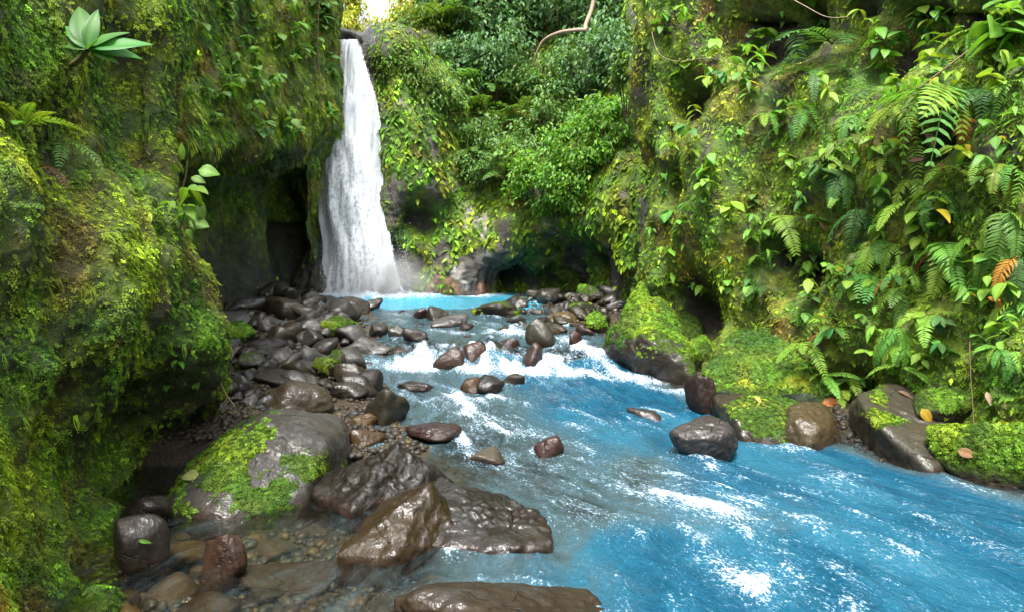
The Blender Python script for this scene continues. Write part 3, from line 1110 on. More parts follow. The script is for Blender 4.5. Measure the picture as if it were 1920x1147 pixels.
rock((213, 963, 312, 1068), 0.0, 'round dark brown stone with a small green leaf lying on it', (0.06, 0.048, 0.038), 0, 16, 0.9, lvl=5, sharp=5, rough=0.03)
rock((222, 925, 315, 985), 0.02, 'dark flat stone wedged behind the round stone by the left cliff', DK, 0.1, 17, 0.8, lvl=5, sharp=6, rough=0.05)
rock((375, 998, 462, 1108), -0.08, 'upright red-brown stone with a wet top in the clear shallows', (0.12, 0.06, 0.035), 0, 18, 0.7, lvl=5, sharp=12, taper=0.35)
rock((440, 1050, 650, 1115), -0.12, 'dark red slab just under the water beside the wedge boulder', RD, 0, 19, 0.6, lvl=5, sharp=8, sink=0.6, zmax=-0.015)
SUB = [((303, 1012, 398, 1070), OC), ((258, 1072, 372, 1135), OC), ((325, 1100, 455, 1170), (0.1, 0.085, 0.06)), ((230, 1062, 285, 1090), OC), ((395, 970, 450, 1000), (0.34, 0.25, 0.11)),
       ((450, 985, 520, 1012), (0.12, 0.12, 0.1)), ((300, 985, 380, 1012), (0.34, 0.23, 0.10)), ((470, 1010, 560, 1050), (0.32, 0.23, 0.1)), ((215, 1105, 262, 1140), (0.34, 0.23, 0.10)), ((355, 1055, 400, 1080), OC), ((520, 960, 590, 985), (0.33, 0.25, 0.12)),
       ((455, 1095, 540, 1140), (0.09, 0.07, 0.05))]
for k, (b, c) in enumerate(SUB):
    rock(b, -0.14, ['ochre stone under the clear shallow water, nearest the upright red stone on its left', 'large ochre stone under the clear water near the bottom edge'][k] if k < 2 else 'smooth flat stone lying under the clear shallow water at bottom left',
         c, 0, 40 + k, 0.9, None if k < 2 else 'stones under the clear shallows', name='submerged_stone', cat='stone', sharp=6, sink=1.2, rough=0.04, zmax=-0.02 - 0.01 * (k % 3))
# left bank: (box, tint, moss, label)
LB = [((453, 708, 627, 795), (0.13, 0.095, 0.055), 0, 'large brown faceted wet boulder just behind the big mossy boulder', 7),
      ((412, 698, 492, 765), GY, 0.15, 'grey wet boulder against the left cliff beside the large brown faceted one', 7),
      ((480, 693, 612, 745), (0.12, 0.11, 0.085), 0.1, 'flat grey-brown boulder right behind the large brown faceted boulder', 8),
      ((608, 713, 692, 758), (0.09, 0.075, 0.06), 0, 'rounded dark stone right of the large brown faceted boulder', 7),
      ((622, 678, 692, 730), (0.11, 0.08, 0.05), 0, 'angular brown boulder at the edge of the left bank', 12),
      ((678, 722, 768, 800), (0.1, 0.09, 0.06), 0, 'pointed wet wedge stone at the waterline of the left bank', 13),
      ((652, 775, 706, 808), (0.2, 0.12, 0.045), 0, 'small tan angular stone behind the top corner of the mossy boulder', 12),
      ((655, 800, 722, 845), (0.15, 0.085, 0.03), 0, 'brown wedge stone half under water beside the mossy boulder', 12),
      ((696, 765, 742, 795), DK, 0, 'dark flat stone with a sharp edge next to the small tan stone', 12),
      ((578, 668, 638, 718), (0.1, 0.085, 0.05), 0.55, 'brown stone with a bright green moss cap in the left bank', 8),
      ((598, 648, 688, 702), LG, 0, 'rough grey boulder above the angular brown one on the left bank', 7),
      ((452, 650, 540, 698), (0.12, 0.125, 0.115), 0, 'long dark grey rounded boulder in the middle of the left bank', 6),
      ((648, 628, 738, 670), (0.22, 0.215, 0.2), 0, 'pale grey slab with a wet flat top beside the upper rapids', 12),
      ((756, 612, 805, 648), (0.085, 0.06, 0.045), 0, 'brown block-shaped stone standing at the edge of the upper rapids', 12),
      ((590, 590, 668, 635), (0.06, 0.06, 0.035), 0.75, 'dark boulder with a green mossy top behind a round grey stone', 6),
      ((609, 606, 642, 636), GY, 0, 'round grey stone leaning on the dark mossy boulder', 5),
      ((688, 603, 728, 634), (0.08, 0.07, 0.06), 0, 'small dark angular stone behind the pale grey slab', 12),
      ((728, 610, 760, 642), (0.085, 0.085, 0.06), 0.1, 'olive rounded stone touching the brown block-shaped stone', 7),
      ((492, 556, 582, 615), (0.11, 0.085, 0.05), 0.25, 'large brown wet boulder below the cave left of the waterfall', 6),
      ((488, 528, 548, 570), (0.075, 0.06, 0.04), 0.1, 'dark brown rock at the mouth of the cave', 8),
      ((538, 523, 582, 556), (0.07, 0.065, 0.055), 0, 'dark wet rock leaning on the cave wall by the fall', 10),
      ((508, 503, 542, 535), DK, 0, 'highest black rock inside the cave mouth', 10),
      ((566, 546, 612, 588), (0.15, 0.145, 0.14), 0, 'speckled grey boulder touching the foot of the waterfall', 6),
      ((612, 556, 692, 594), (0.10, 0.085, 0.06), 0, 'brown wedge boulder right in front of the waterfall foot', 12),
      ((670, 558, 718, 582), (0.09, 0.08, 0.07), 0, 'low dark stone at the left edge of the blue pool', 8),
      ((472, 588, 519, 634), (0.23, 0.215, 0.2), 0, 'pale grey block-shaped stone on the left bank', 9),
      ((514, 600, 554, 634), (0.14, 0.14, 0.13), 0, 'grey stone right beside the pale block-shaped stone', 8),
      ((523, 626, 573, 656), (0.25, 0.165, 0.06), 0, 'yellow-ochre smooth stone among grey rocks of the left bank', 6),
      ((412, 602, 478, 656), (0.06, 0.065, 0.035), 0.8, 'dark mossy boulder between the left cliff and the pale block-shaped stone', 6),
      ((434, 668, 492, 714), (0.055, 0.06, 0.03), 0.9, 'low green mossy boulder between the left cliff and the long grey one', 6),
      ((416, 583, 452, 612), (0.06, 0.065, 0.045), 0.3, 'dark rounded stone at the foot of the far left cliff', 6),
      ((560, 615, 610, 655), (0.1, 0.095, 0.085), 0, 'dark grey stone right of the yellow-ochre stone', 8),
      ((545, 650, 602, 690), (0.13, 0.125, 0.115), 0, 'grey wet stone above the moss-capped brown stone', 8),
      ((382, 735, 432, 790), (0.07, 0.065, 0.05), 0.4, 'dark stone squeezed between left cliff and big mossy boulder', 7),
      ((420, 785, 470, 815), (0.1, 0.1, 0.095), 0, 'small grey wet stone above the left end of the big mossy boulder', 7)]
for k, (b, c, m, lab, sh) in enumerate(LB):
    xc, yb = (b[0] + b[2]) / 2, b[3]
    q = w_at(xc, yb)
    zb = q[2] + (0.05 if xc < 640 else 0.0)
    rock(b, zb, lab, c, m, 60 + k, 0.8, sharp=sh, lvl=5 if (b[2] - b[0]) > 60 else 4, rough=0.06, tufts=700 if m > 0.5 else 0)
# in and beyond the rapids
MB = [((738, 710, 818, 738), DK, 0, 'low dark wet rock left of the orange-brown rock below the cascade', 8),
      ((862, 706, 906, 742), (0.16, 0.085, 0.03), 0, 'orange-brown wet rock below the cascade', 8),
      ((893, 703, 947, 744), (0.06, 0.05, 0.045), 0, 'dark wet rock joined to the orange-brown one below the cascade', 10),
      ((936, 697, 985, 725), (0.1, 0.095, 0.075), 0.1, 'rounded grey-olive stone below the middle of the cascade', 6),
      ((796, 573, 844, 604), (0.09, 0.085, 0.05), 0.3, 'olive rock behind the pale lumpy rock at the pool outlet', 7),
      ((808, 588, 878, 618), (0.2, 0.19, 0.185), 0, 'pale lumpy rock in the outlet of the blue pool', 6),
      ((770, 575, 800, 602), (0.1, 0.04, 0.045), 0, 'small red-brown tooth-shaped rock in the pool outlet', 12),
      ((858, 605, 888, 622), (0.08, 0.07, 0.065), 0, 'tiny dark rock right below the pale lumpy rock', 8),
      ((880, 562, 978, 597), (0.085, 0.075, 0.05), 0.5, 'long mossy boulder at the right side of the pool outlet', 5),
      ((984, 596, 1042, 650), (0.11, 0.105, 0.075), 0.05, 'large smooth grey-olive boulder standing right of the upper rapids', 6),
      ((1066, 618, 1092, 655), (0.1, 0.045, 0.035), 0, 'narrow red-brown rock in the right chute', 9),
      ((1078, 606, 1122, 632), (0.1, 0.05, 0.04), 0, 'red-brown wet rock below the ochre boulder', 8),
      ((935, 632, 978, 662), (0.08, 0.035, 0.035), 0, 'dark maroon round rock on top of the cascade', 6),
      ((1028, 584, 1097, 612), (0.27, 0.18, 0.06), 0, 'flat ochre-yellow boulder on the right bank of the outlet', 9),
      ((1095, 583, 1152, 630), (0.055, 0.06, 0.035), 0.6, 'dark green mossy boulder right of the flat ochre one', 5),
      ((1006, 540, 1052, 574), (0.1, 0.1, 0.08), 0.2, 'rounded dark grey boulder at the back of the right bank', 6),
      ((984, 543, 1014, 564), (0.15, 0.135, 0.09), 0.1, 'tan rounded stone left of the dark grey boulder at the back', 6),
      ((1048, 548, 1088, 580), (0.2, 0.195, 0.18), 0, 'light grey stone in the pile under the back wall', 8),
      ((1080, 533, 1132, 574), (0.07, 0.075, 0.045), 0.6, 'tall dark mossy boulder in the pile under the back wall', 6),
      ((1124, 538, 1172, 566), (0.08, 0.08, 0.075), 0, 'dark slanted boulder at the right end of the pile under the back wall', 10),
      ((1066, 565, 1120, 596), (0.09, 0.095, 0.06), 0.5, 'low mossy boulder in front of the tall dark mossy one', 6),
      ((1030, 568, 1062, 590), (0.1, 0.1, 0.09), 0, 'small dark stone left of the low mossy boulder', 7),
      ((960, 560, 992, 580), (0.14, 0.13, 0.11), 0, 'small pale stone behind the long mossy boulder', 8),
      ((1000, 815, 1058, 864), (0.12, 0.055, 0.05), 0, 'small red-brown wet rock in the middle of the near rapids', 7),
      ((875, 840, 950, 875), (0.2, 0.17, 0.12), 0, 'pale tan rock awash in the near rapids', 7),
      ((758, 792, 868, 834), (0.08, 0.035, 0.03), 0, 'long low dark red rock awash left of the near rapids', 6),
      ((812, 646, 872, 700), (0.13, 0.07, 0.045), 0, 'brown rock in the left part of the cascade', 7),
      ((868, 640, 912, 690), (0.13, 0.06, 0.045), 0, 'red-brown rock in the centre of the cascade', 7),
      ((972, 640, 1018, 692), (0.12, 0.06, 0.045), 0, 'red-brown rock in the right part of the cascade', 7),
      ((905, 640, 950, 664), (0.16, 0.09, 0.035), 0, 'rusty orange flat rock at the lip of the cascade', 6),
      ((722, 646, 800, 672), (0.13, 0.075, 0.06), 0, 'long low reddish rock at the left lip of the cascade', 5)]
for k, (b, c, m, lab, sh) in enumerate(MB):
    q = w_at((b[0] + b[2]) / 2, b[3])
    rock(b, q[2] - 0.02, lab, c, m, 110 + k, 0.85, sharp=sh, lvl=5 if b[2] - b[0] > 60 else 4, rough=0.07, tufts=400 if m >= 0.5 else 0)
# right bank
mossw = (0.2, 0.6, 0.45, -0.1, -0.8, -0.1)
hull_rock([P(1195, 562, 9.3), P(1235, 558, 9.3), P(1165, 590, 9.1), P(1268, 600, 8.9), P(1145, 625, 9.0), P(1292, 660, 8.4), P(1306, 705, 8.1), Wp(1126, 692, 0.0), Wp(1200, 712, -0.05), Wp(1306, 738, -0.05), P(1225, 640, 8.4), P(1150, 650, 8.8), Wp(1250, 650, 0.0)],
          'big green mossy boulder at the foot of the right cliff by the cascade', (0.08, 0.065, 0.04), 0.6, 150, 6, 9, 0.08, 8000, mossw,
          lambda p, n: ss(0.28, 0.45, p[:, 2]) * ss(-0.3, 0.3, n[:, 2]) * ss(0.4, 0.0, fbm(p * 2.5, 3, 19)), 0.045)
rock((1150, 525, 1250, 640), 0.3, 'tall mossy rock leaning on the right cliff above the green boulder', (0.08, 0.07, 0.045), 0.7, 151, 0.9, lvl=5, sharp=6, tufts=1500, tuft_w=mossw, depth=9.6, taper=0.3)
hull_rock([P(1328, 665, 8.0), P(1372, 628, 8.2), P(1450, 615, 8.1), P(1540, 660, 7.5), P(1562, 745, 7.1), P(1500, 735, 7.1), P(1400, 742, 7.2), P(1322, 720, 7.6), P(1330, 770, 7.5), P(1560, 775, 7.0), P(1450, 690, 8.3)],
          'large rock with blue-green lichen and moss below the right cliff', (0.1, 0.14, 0.11), 0.7, 152, 6, 14, 0.09, 11000, (0.25, 0.5, 0.6, -0.2, -0.8, 0.0),
          lambda p, n: ss(-0.5, 0.1, n[:, 2]) * (0.1 + ss(0.3, -0.1, fbm(p * 3.5, 3, 29))) * ss(0.15, 0.4, p[:, 2]) * (n[:, 1] < 0.4), 0.042)
rock((1222, 580, 1332, 705), 0.2, 'dark shaded rock in the hollow behind the big green mossy boulder', (0.035, 0.035, 0.022), 0.9, 171, 0.8, lvl=5, sharp=8, depth=9.7, taper=0.2)
rock((1288, 630, 1356, 740), 0.1, 'dark mossy stone filling the gap between the two big mossy rocks of the right bank', (0.045, 0.045, 0.03), 0.8, 172, 0.8, lvl=5, sharp=8, depth=8.5, tufts=900)
rock((1253, 783, 1388, 868), 0.0, 'reddish grey wet boulder standing in the blue water by the right bank', (0.14, 0.12, 0.115), 0, 153, 0.8, lvl=6, sharp=8, rough=0.08, planes=20)
hull_rock([P(1338, 745, 6.7), P(1430, 736, 6.8), P(1503, 756, 6.6), Wp(1322, 775, 0.0), Wp(1390, 848, -0.08), Wp(1500, 858, -0.08), P(1380, 790, 6.15), P(1480, 788, 6.1), Wp(1510, 790, 0.0)],
          'brown wet bank boulder carrying a small yellow leaf', (0.11, 0.09, 0.055), 0.3, 154, 6, 14, 0.07, 900, mossw, lambda p, n: ss(0.3, 0.7, n[:, 2]) * ss(0.1, -0.2, fbm(p * 2.5, 3, 33)))
hull_rock([P(1480, 762, 6.3), P(1530, 750, 6.4), P(1562, 778, 6.2), Wp(1463, 850, -0.08), Wp(1520, 866, -0.08), Wp(1574, 846, -0.08), P(1500, 790, 5.9), P(1556, 802, 5.9), Wp(1565, 800, 0.0), Wp(1470, 810, 0.0)],
          'rounded tan-brown bank boulder beside a dark crevice', (0.2, 0.145, 0.07), 0.15, 155, 6, 9, 0.06)
hull_rock([P(1606, 745, 6.1), P(1670, 720, 6.4), P(1760, 745, 6.3), P(1812, 810, 6.0), Wp(1594, 812, -0.05), Wp(1640, 860, -0.08), Wp(1755, 912, -0.08), Wp(1815, 890, -0.08), P(1640, 790, 5.7), P(1790, 850, 5.4), Wp(1700, 790, 0.0), Wp(1830, 820, 0.0)],
          'big grey-brown boulder with fallen leaves on the right bank', (0.15, 0.135, 0.095), 0.2, 156, 6, 18, 0.06, 1600, mossw, lambda p, n: ss(0.0, 0.4, n[:, 2]) * ss(0.0, -0.25, fbm(p * 2.2, 3, 43)))
rock((1780, 780, 2010, 925), 0.0, 'green mossy boulder at the right edge of the picture', (0.06, 0.06, 0.035), 0.85, 157, 0.8, lvl=6, sharp=6, tufts=4200, tuft_w=(0.4, 0.8, 0.2, -0.3, -0.8, 0.1), cond=lambda p, n: ss(0.08, 0.2, p[:, 2]) * ss(-0.4, 0.2, n[:, 2]))
rock((1690, 690, 1900, 830), 0.2, 'mossy dark rock between the big grey-brown boulder and the cliff', (0.06, 0.055, 0.035), 0.6, 158, 0.7, lvl=5, sharp=7, tufts=2600, tuft_w=mossw, depth=6.1)
rock((1160, 862, 1345, 905), -0.06, 'reddish rock just under the blue water before the foam', (0.08, 0.04, 0.035), 0, 159, 0.5, lvl=5, sharp=6, sink=0.8, zmax=0.012)
rock((1175, 765, 1245, 792), 0.0, 'small rock awash with foam near the right bank', (0.09, 0.07, 0.07), 0, 160, 0.8, sharp=7)
rock((1285, 700, 1345, 775), 0.05, 'dark red wet stone between the mossy boulders of the right bank', (0.08, 0.045, 0.035), 0.1, 161, 0.8, lvl=5, sharp=8)

# smaller stones: shared shapes
SM = []
for k in range(10):
    V, F = rock_shape(700 + k, 3, 14, 7 + k % 4 * 2, 0.07)
    me = new_mesh('stone', V, F, True, None, {'low': np.full(len(V), 0.3)})
    me.materials.append(M_ROCK)
    SM.append(me)
rng = np.random.default_rng(77)


TN = {GY: 'grey', LG: 'pale grey', BR: 'dull brown', DK: 'blackish', OL: 'olive', OC: 'ochre', RD: 'reddish'}


def stones(n, region, size, label, group, tints, zoff=0.02):
    made = 0
    while made < n:
        px = rng.uniform(region[0], region[2])
        py = rng.uniform(region[1], region[3])
        q = w_at(px, py)
        r = rng.uniform(*size) * (0.6 + 0.8 * rng.random() ** 2)
        ti = rng.integers(len(tints))
        o = link('stone', SM[rng.integers(10)], None, None, TN.get(tints[ti], 'brown') + ' ' + label, 'stone', group)
        zb = float(bed_height(np.array(q[0]), np.array(q[1])))
        o.location = (q[0], q[1], max(zb, q[2] - 0.05) + r * 0.25 + zoff)
        o.scale = (r * rng.uniform(0.8, 1.3), r * rng.uniform(0.8, 1.2), r * rng.uniform(0.55, 0.9))
        o.rotation_euler = (rng.normal() * 0.3, rng.normal() * 0.3, rng.uniform(0, 6.28))
        t = tints[ti]
        v = rng.uniform(0.7, 1.25)
        o.color = (t[0] * v, t[1] * v, t[2] * v, 0.5 if rng.random() < 0.12 else 0.0)
        made += 1


TT = [GY, LG, BR, DK, OL, (0.12, 0.085, 0.05)]
stones(75, (420, 590, 660, 720), (0.06, 0.15), 'small loose wet stone between the boulders of the left bank', 'small stones of the left bank', TT)
stones(55, (420, 590, 690, 760), (0.13, 0.22), 'middle-sized wet stone in the pile of the left bank', 'middle-sized stones of the left bank', [GY, LG, DK, OL, GY])
stones(45, (420, 700, 640, 800), (0.04, 0.10), 'small loose stone in the gaps behind the big mossy boulder', 'small stones behind the mossy boulder', TT)
stones(90, (960, 552, 1170, 625), (0.06, 0.16), 'small loose wet stone of the right bank beside the pool outlet', 'small stones beside the pool outlet', TT)
stones(26, (480, 535, 640, 590), (0.08, 0.18), 'small dark stone at the foot of the far left cliff', 'small stones at the cave mouth', [DK, BR, GY])
stones(40, (700, 585, 960, 660), (0.05, 0.11), 'small stone barely breaking the surface of the upper rapids', 'stones in the upper rapids', [DK, RD, GY, BR], -0.03)
stones(60, (225, 965, 640, 1147), (0.03, 0.075), 'pebble on the bottom of the clear shallows at bottom left', 'pebbles in the clear shallows', [OC, BR, (0.14, 0.11, 0.06), GY], -0.10)

# foam strokes: polylines of the photograph put on the water, (points, half-width in metres, strength)
STROKES = [
    ([(770, 655), (880, 668), (1000, 672), (1130, 660), (1200, 668)], 0.22, 0.75),
    ([(700, 690), (800, 690), (900, 696), (1000, 694), (1100, 694), (1220, 712)], 0.26, 1.15),
    ([(800, 672), (850, 690)], 0.25, 1.0), ([(880, 660), (930, 690), (960, 700)], 0.2, 1.0), ([(1000, 655), (1060, 690)], 0.25, 1.0),
    ([(1080, 640), (1110, 660), (1120, 690)], 0.22, 1.1), ([(1070, 690), (1180, 715), (1260, 735)], 0.18, 0.85),
    ([(810, 620), (900, 628), (960, 622)], 0.28, 0.85), ([(740, 590), (840, 600), (960, 612), (1010, 606)], 0.25, 0.6), ([(960, 612), (1000, 640), (1060, 646)], 0.15, 0.8), ([(1050, 630), (1090, 655)], 0.15, 1.0),
    ([(600, 553), (680, 550), (760, 548), (830, 549), (900, 553)], 0.75, 1.25), ([(740, 552), (850, 553), (960, 558)], 0.35, 0.7),
    ([(820, 740), (900, 752), (950, 745)], 0.12, 0.8), ([(760, 740), (800, 756)], 0.12, 0.7), ([(980, 716), (1080, 730)], 0.12, 0.4),
    ([(1185, 775), (1260, 778)], 0.1, 0.75), ([(1240, 862), (1310, 872), (1380, 862)], 0.06, 0.8),
    ([(1150, 880), (1230, 900), (1290, 930), (1300, 985), (1340, 1040), (1400, 1090)], 0.16, 0.85),
    ([(1300, 985), (1360, 955), (1440, 935), (1530, 930)], 0.14, 0.85), ([(1220, 905), (1330, 915), (1420, 925), (1520, 940)], 0.14, 0.6),
    ([(1425, 1080), (1480, 1085), (1520, 1110), (1590, 1147), (1640, 1200)], 0.14, 0.95), ([(1500, 1080), (1580, 1090), (1640, 1110)], 0.08, 0.6),
    ([(1340, 1040), (1420, 1090), (1500, 1160)], 0.25, 0.5), ([(1000, 900), (1150, 980), (1300, 1100)], 0.3, 0.42), ([(900, 870), (1000, 930), (1150, 1060), (1300, 1180)], 0.3, 0.4),
    ([(760, 820), (860, 840), (1000, 850), (1080, 870)], 0.3, 0.36), ([(1010, 812), (1070, 830)], 0.08, 0.6), ([(780, 800), (860, 826)], 0.08, 0.6),
    ([(1060, 770), (1150, 830), (1230, 880)], 0.25, 0.4), ([(1650, 990), (1750, 1020), (1850, 1060)], 0.12, 0.4), ([(1450, 880), (1600, 910)], 0.15, 0.3),
    ([(900, 1060), (1000, 1075), (1100, 1080)], 0.1, 0.4), ([(600, 1090), (700, 1100), (800, 1110), (880, 1090)], 0.08, 0.5), ([(1040, 1020), (1100, 1060)], 0.08, 0.5),
]
foam = np.zeros_like(X)
XY = np.stack([X, Y], -1)
for pts, hw, st in STROKES:
    w = np.array([w_at(a, b)[:2] for a, b in pts])
    d2 = np.full(X.shape, 1e9)
    hw = hw * (1.7 if w[:, 1].mean() < 6.5 else 1.0)
    for a, b in zip(w[:-1], w[1:]):
        ab = b - a
        t = np.clip(((XY - a) @ ab) / max(ab @ ab, 1e-6), 0, 1)
        d2 = np.minimum(d2, ((XY - (a + t[..., None] * ab)) ** 2).sum(-1))
    near_ = w[:, 1].mean() < 6.5
    foam = np.maximum(foam, st * (0.92 if near_ else 1.25) * np.exp(-d2 / (hw * hw)))
casc = np.exp(-((Y - 9.0) / 0.42) ** 2) * ss(-0.05, 0.1, T) * ss(1.1, 0.95, T)
foam = np.maximum(foam, 0.6 * casc)
pile = np.zeros_like(X)
for rx0, ry0, ra, rb_, zt in ROCKS:
    if zt < float(wz(ry0)) - 0.02 or ra > 0.9:
        continue
    tt_ = float(stream_t(np.array(rx0), np.array(ry0))[0])
    if tt_ < -0.15 or tt_ > 1.15 or ry0 > 13:
        continue
    q = np.sqrt(((X - rx0) / (ra * 0.98)) ** 2 + ((Y - ry0) / (rb_ * 0.98)) ** 2)
    m = np.minimum(ra, rb_)
    ring = np.exp(-((q - 1.0) * m / 0.045) ** 2)
    wake = np.exp(-((X - rx0) / (ra * 0.8)) ** 2) * ss(0.0, -0.05, Y - ry0 + rb_ * 0.8) * np.exp(-np.clip(ry0 - rb_ - Y, 0, 9) / (0.9 * ra + 0.1))
    foam = np.maximum(foam, 0.7 * ring)
    foam = np.maximum(foam, 0.62 * wake)
    pile = np.maximum(pile, 0.02 * np.exp(-((q - 1.05) * m / 0.09) ** 2) * (Y > ry0 - 0.2 * rb_))
foam = np.maximum(foam, 0.46 * ss(-0.1, 0.15, T) * ss(8.8, 6.5, Y) * ss(1.05, 0.6, T))
foam = np.maximum(foam, 0.7 * ss(-0.05, 0.1, T) * ss(0.62, 0.3, T) * ss(8.6, 7.6, Y) * ss(3.6, 4.6, Y))
foam = np.maximum(foam, 0.38 * ss(9.3, 9.8, Y) * ss(12.0, 11.2, Y) * ss(-0.2, 0.1, T))
# milky turquoise and clear water
PXw, PYw, _ = proj(np.stack([X, Y, L0], -1))
milky = 0.4 + 0.6 * ss(0.1, 0.82, T + 0.12 * fbm(np.stack([X, Y, X * 0], -1) * 1.2, 2, 7))
milky = np.where(Y > 9, np.maximum(0.35 * ss(9, 9.6, Y), 1.5 * ss(11.5, 12.0, Y) * ss(0.9, 0.4, X)), milky)
near = ss(5.0, 3.9, Y)
milky = np.maximum(milky, near * ss(-0.8, 0.9, X + 0.4 * fbm(np.stack([flow[..., 0] * 2.0, flow[..., 1] * 0.7, X * 0], -1), 4, 17)) * 0.9)
clear = ss(-0.1, -0.5, X + 0.0) * ss(5.9, 5.4, Y)
milky = milky * (1 - clear) + clear * (0.065 + 0.11 * ss(-1.3, -0.3, X))
gap = blob(None if False else np.stack([X, Y, L0], -1), PXw, PYw, [(900, 830, 120), (1010, 870, 80), (860, 900, 60), (1090, 960, 60), (1200, 890, 60)])
milky = milky * (1 - 0.5 * gap)
milky = np.where(Y < 8.5, milky * (0.12 + 0.88 * ss(1.04, 0.86, T)), milky)
foam = foam * np.clip(0.85 + 0.45 * fbm(np.stack([flow[..., 0] * 2.2, flow[..., 1] * 1.2, X * 0 + 9.0], -1), 3, 55), 0.15, 1.5)
calm = np.clip(1 - 0.5 * clear, 0, 1)
pool = ss(11.7, 12.2, Y)
F3 = np.stack([flow[..., 0], flow[..., 1] * 0.42, X * 0 + 3.1], -1)
h = 0.034 * fbm(F3 * 2.2, 2, 20) + 0.026 * fbm(F3 * 6, 2, 22) + 0.012 * (0.5 - np.abs(fbm(F3 * 13, 2, 24)))
crest = ss(0.2, 1.5, (0.5 * fbm(F3 * 2.2, 2, 20) + 1.0 * fbm(F3 * 6, 2, 22)) + 0.25)
foam = foam * (0.72 + 0.6 * crest) + 0.22 * crest * ss(-0.1, 0.2, T) * ss(12, 11.5, Y)
amp = calm * (1 - 0.75 * pool) * (0.8 + 0.5 * casc + 0.3 * np.clip(foam, 0, 1))
p3 = np.stack([X, Y, X * 0 + 1.7], -1)
fm_ = np.exp(-(((X - P(690, 556, 13.5)[0]) / 1.5) ** 4 + ((Y - 13.55) / 0.5) ** 2))
foam = np.maximum(foam, 1.4 * fm_)
h = h * amp + pile + 0.14 * fm_ * (0.7 + 0.9 * np.abs(fbm(p3 * 4, 2, 29))) + 0.016 * np.clip(foam, 0, 1.2) * calm * (0.4 + np.abs(fbm(p3 * 9, 2, 26)))
for (a, b, r, hh) in [(850, 672, 0.3, 0.05), (935, 668, 0.3, 0.05), (1030, 660, 0.3, 0.04), (780, 668, 0.3, 0.04), (905, 640, 0.2, 0.05), (1280, 870, 0.25, 0.05), (1025, 830, 0.14, 0.04), (1210, 775, 0.16, 0.05), (820, 760, 0.12, 0.04)]:
    c = w_at(a, b)[:2]
    h = h + hh * np.exp(-((XY - c) ** 2).sum(-1) / (r * r))
Zw = L0 + h
ripple = calm * (1 - 0.2 * pool) * 0.9 + 0.1
WV = np.stack([X, Y, Zw], -1)
me = new_mesh('stream_water', WV, grid_faces(nr, nc), True, None, {'foam': foam, 'milky': milky, 'ripple': ripple})
a = me.attributes.new('flow', 'FLOAT_VECTOR', 'POINT')
a.data.foreach_set('vector', flow.astype(np.float32).ravel())
link('stream_water', me, M_WATER, kind='structure')

# loose gravel on the bed and the banks
grng = np.random.default_rng(5150)
gx, gy = [], []
for (x0, y0, x1, y1, n) in [(220, 850, 700, 1147, 1300), (330, 600, 780, 860, 2600), (950, 552, 1190, 640, 1200), (680, 760, 1100, 1000, 500), (1500, 690, 1900, 860, 1300)]:
    for _ in range(n):
        q = w_at(grng.uniform(x0, x1), grng.uniform(y0, y1))
        gx.append(q[0])
        gy.append(q[1])
gx, gy = np.array(gx), np.array(gy)
gz = bed_height(gx, gy)
D_, F_ = ico(1)
gs = 0.014 + 0.035 * grng.random(len(gx)) ** 2
sc3 = gs[:, None] * (0.7 + 0.6 * grng.random((len(gx), 3))) * np.array([1, 1, 0.6])
GVv = D_[None] * sc3[:, None] * (1 + 0.18 * grng.normal(size=(len(gx), len(D_), 1)))
ang = grng.uniform(0, 6.28, len(gx))
cs, sn = np.cos(ang)[:, None], np.sin(ang)[:, None]
GVv = np.stack([GVv[..., 0] * cs - GVv[..., 1] * sn, GVv[..., 0] * sn + GVv[..., 1] * cs, GVv[..., 2]], -1) + np.stack([gx, gy, gz + gs * 0.2], -1)[:, None]
gcol = np.array([(0.17, 0.11, 0.04), BR, (0.08, 0.078, 0.07), DK, (0.09, 0.07, 0.04), (0.07, 0.045, 0.03)])[grng.integers(6, size=len(gx))] * 0.6
M_GRAV = G('gravel')
_c = M_GRAV.mix(M_GRAV.noise(pos(M_GRAV), 40, 4), (0.01, 0.01, 0.008), M_GRAV.attr('tint'))
M_GRAV = M_GRAV.done(M_GRAV.n('BsdfPrincipled', {'Base Color': _c, 'Roughness': 0.5, 'Specular IOR Level': 0.25}))
link('gravel', new_mesh('gravel', GVv, (F_[None] + (np.arange(len(gx)) * len(D_))[:, None, None]).reshape(-1, 3), True, {'tint': np.repeat(gcol[:, None], len(D_), 1)}), M_GRAV, None,
     'loose brown and grey gravel on the streambed and banks', 'gravel', kind='stuff')

# ------------------------------------------------------------------ plants
def leaf_mesh(name, wid=0.5, droop=0.3, fold=0.12, n=7, tip=1.3, wav=0.0, seed=0):
    """single leaf, unit length along +x, midrib lower than the blade halves"""
    t = np.linspace(0, 1, n)
    w = wid * 0.5 * np.sin(math.pi * t ** 0.8) ** 0.8 * (1 - 0.25 * t ** tip)
    w[0] = 0.015
    w[-1] = 0.003
    x = t * (1 - 0.12 * droop)
    z = 0.10 * t - droop * t ** 2
    V = []
    for k in range(n):
        wob = wav * math.sin(9 * t[k] + seed)
        V += [[x[k], -w[k], z[k] + fold * w[k] * 2 + wob], [x[k], -w[k] * 0.5, z[k] + fold * w[k] + 0.2 * w[k]], [x[k], 0, z[k]], [x[k], w[k] * 0.5, z[k] + fold * w[k] + 0.2 * w[k]], [x[k], w[k], z[k] + fold * w[k] * 2 - wob]]
    V = np.array(V)
    F = grid_faces(n, 5)
    tint = np.ones((len(V), 3))
    tint[2::5] = (1.35, 1.3, 1.1)
    me = new_mesh(name, V, F, True, {'tint': tint})
    me.materials.append(M_LEAF)
    return me


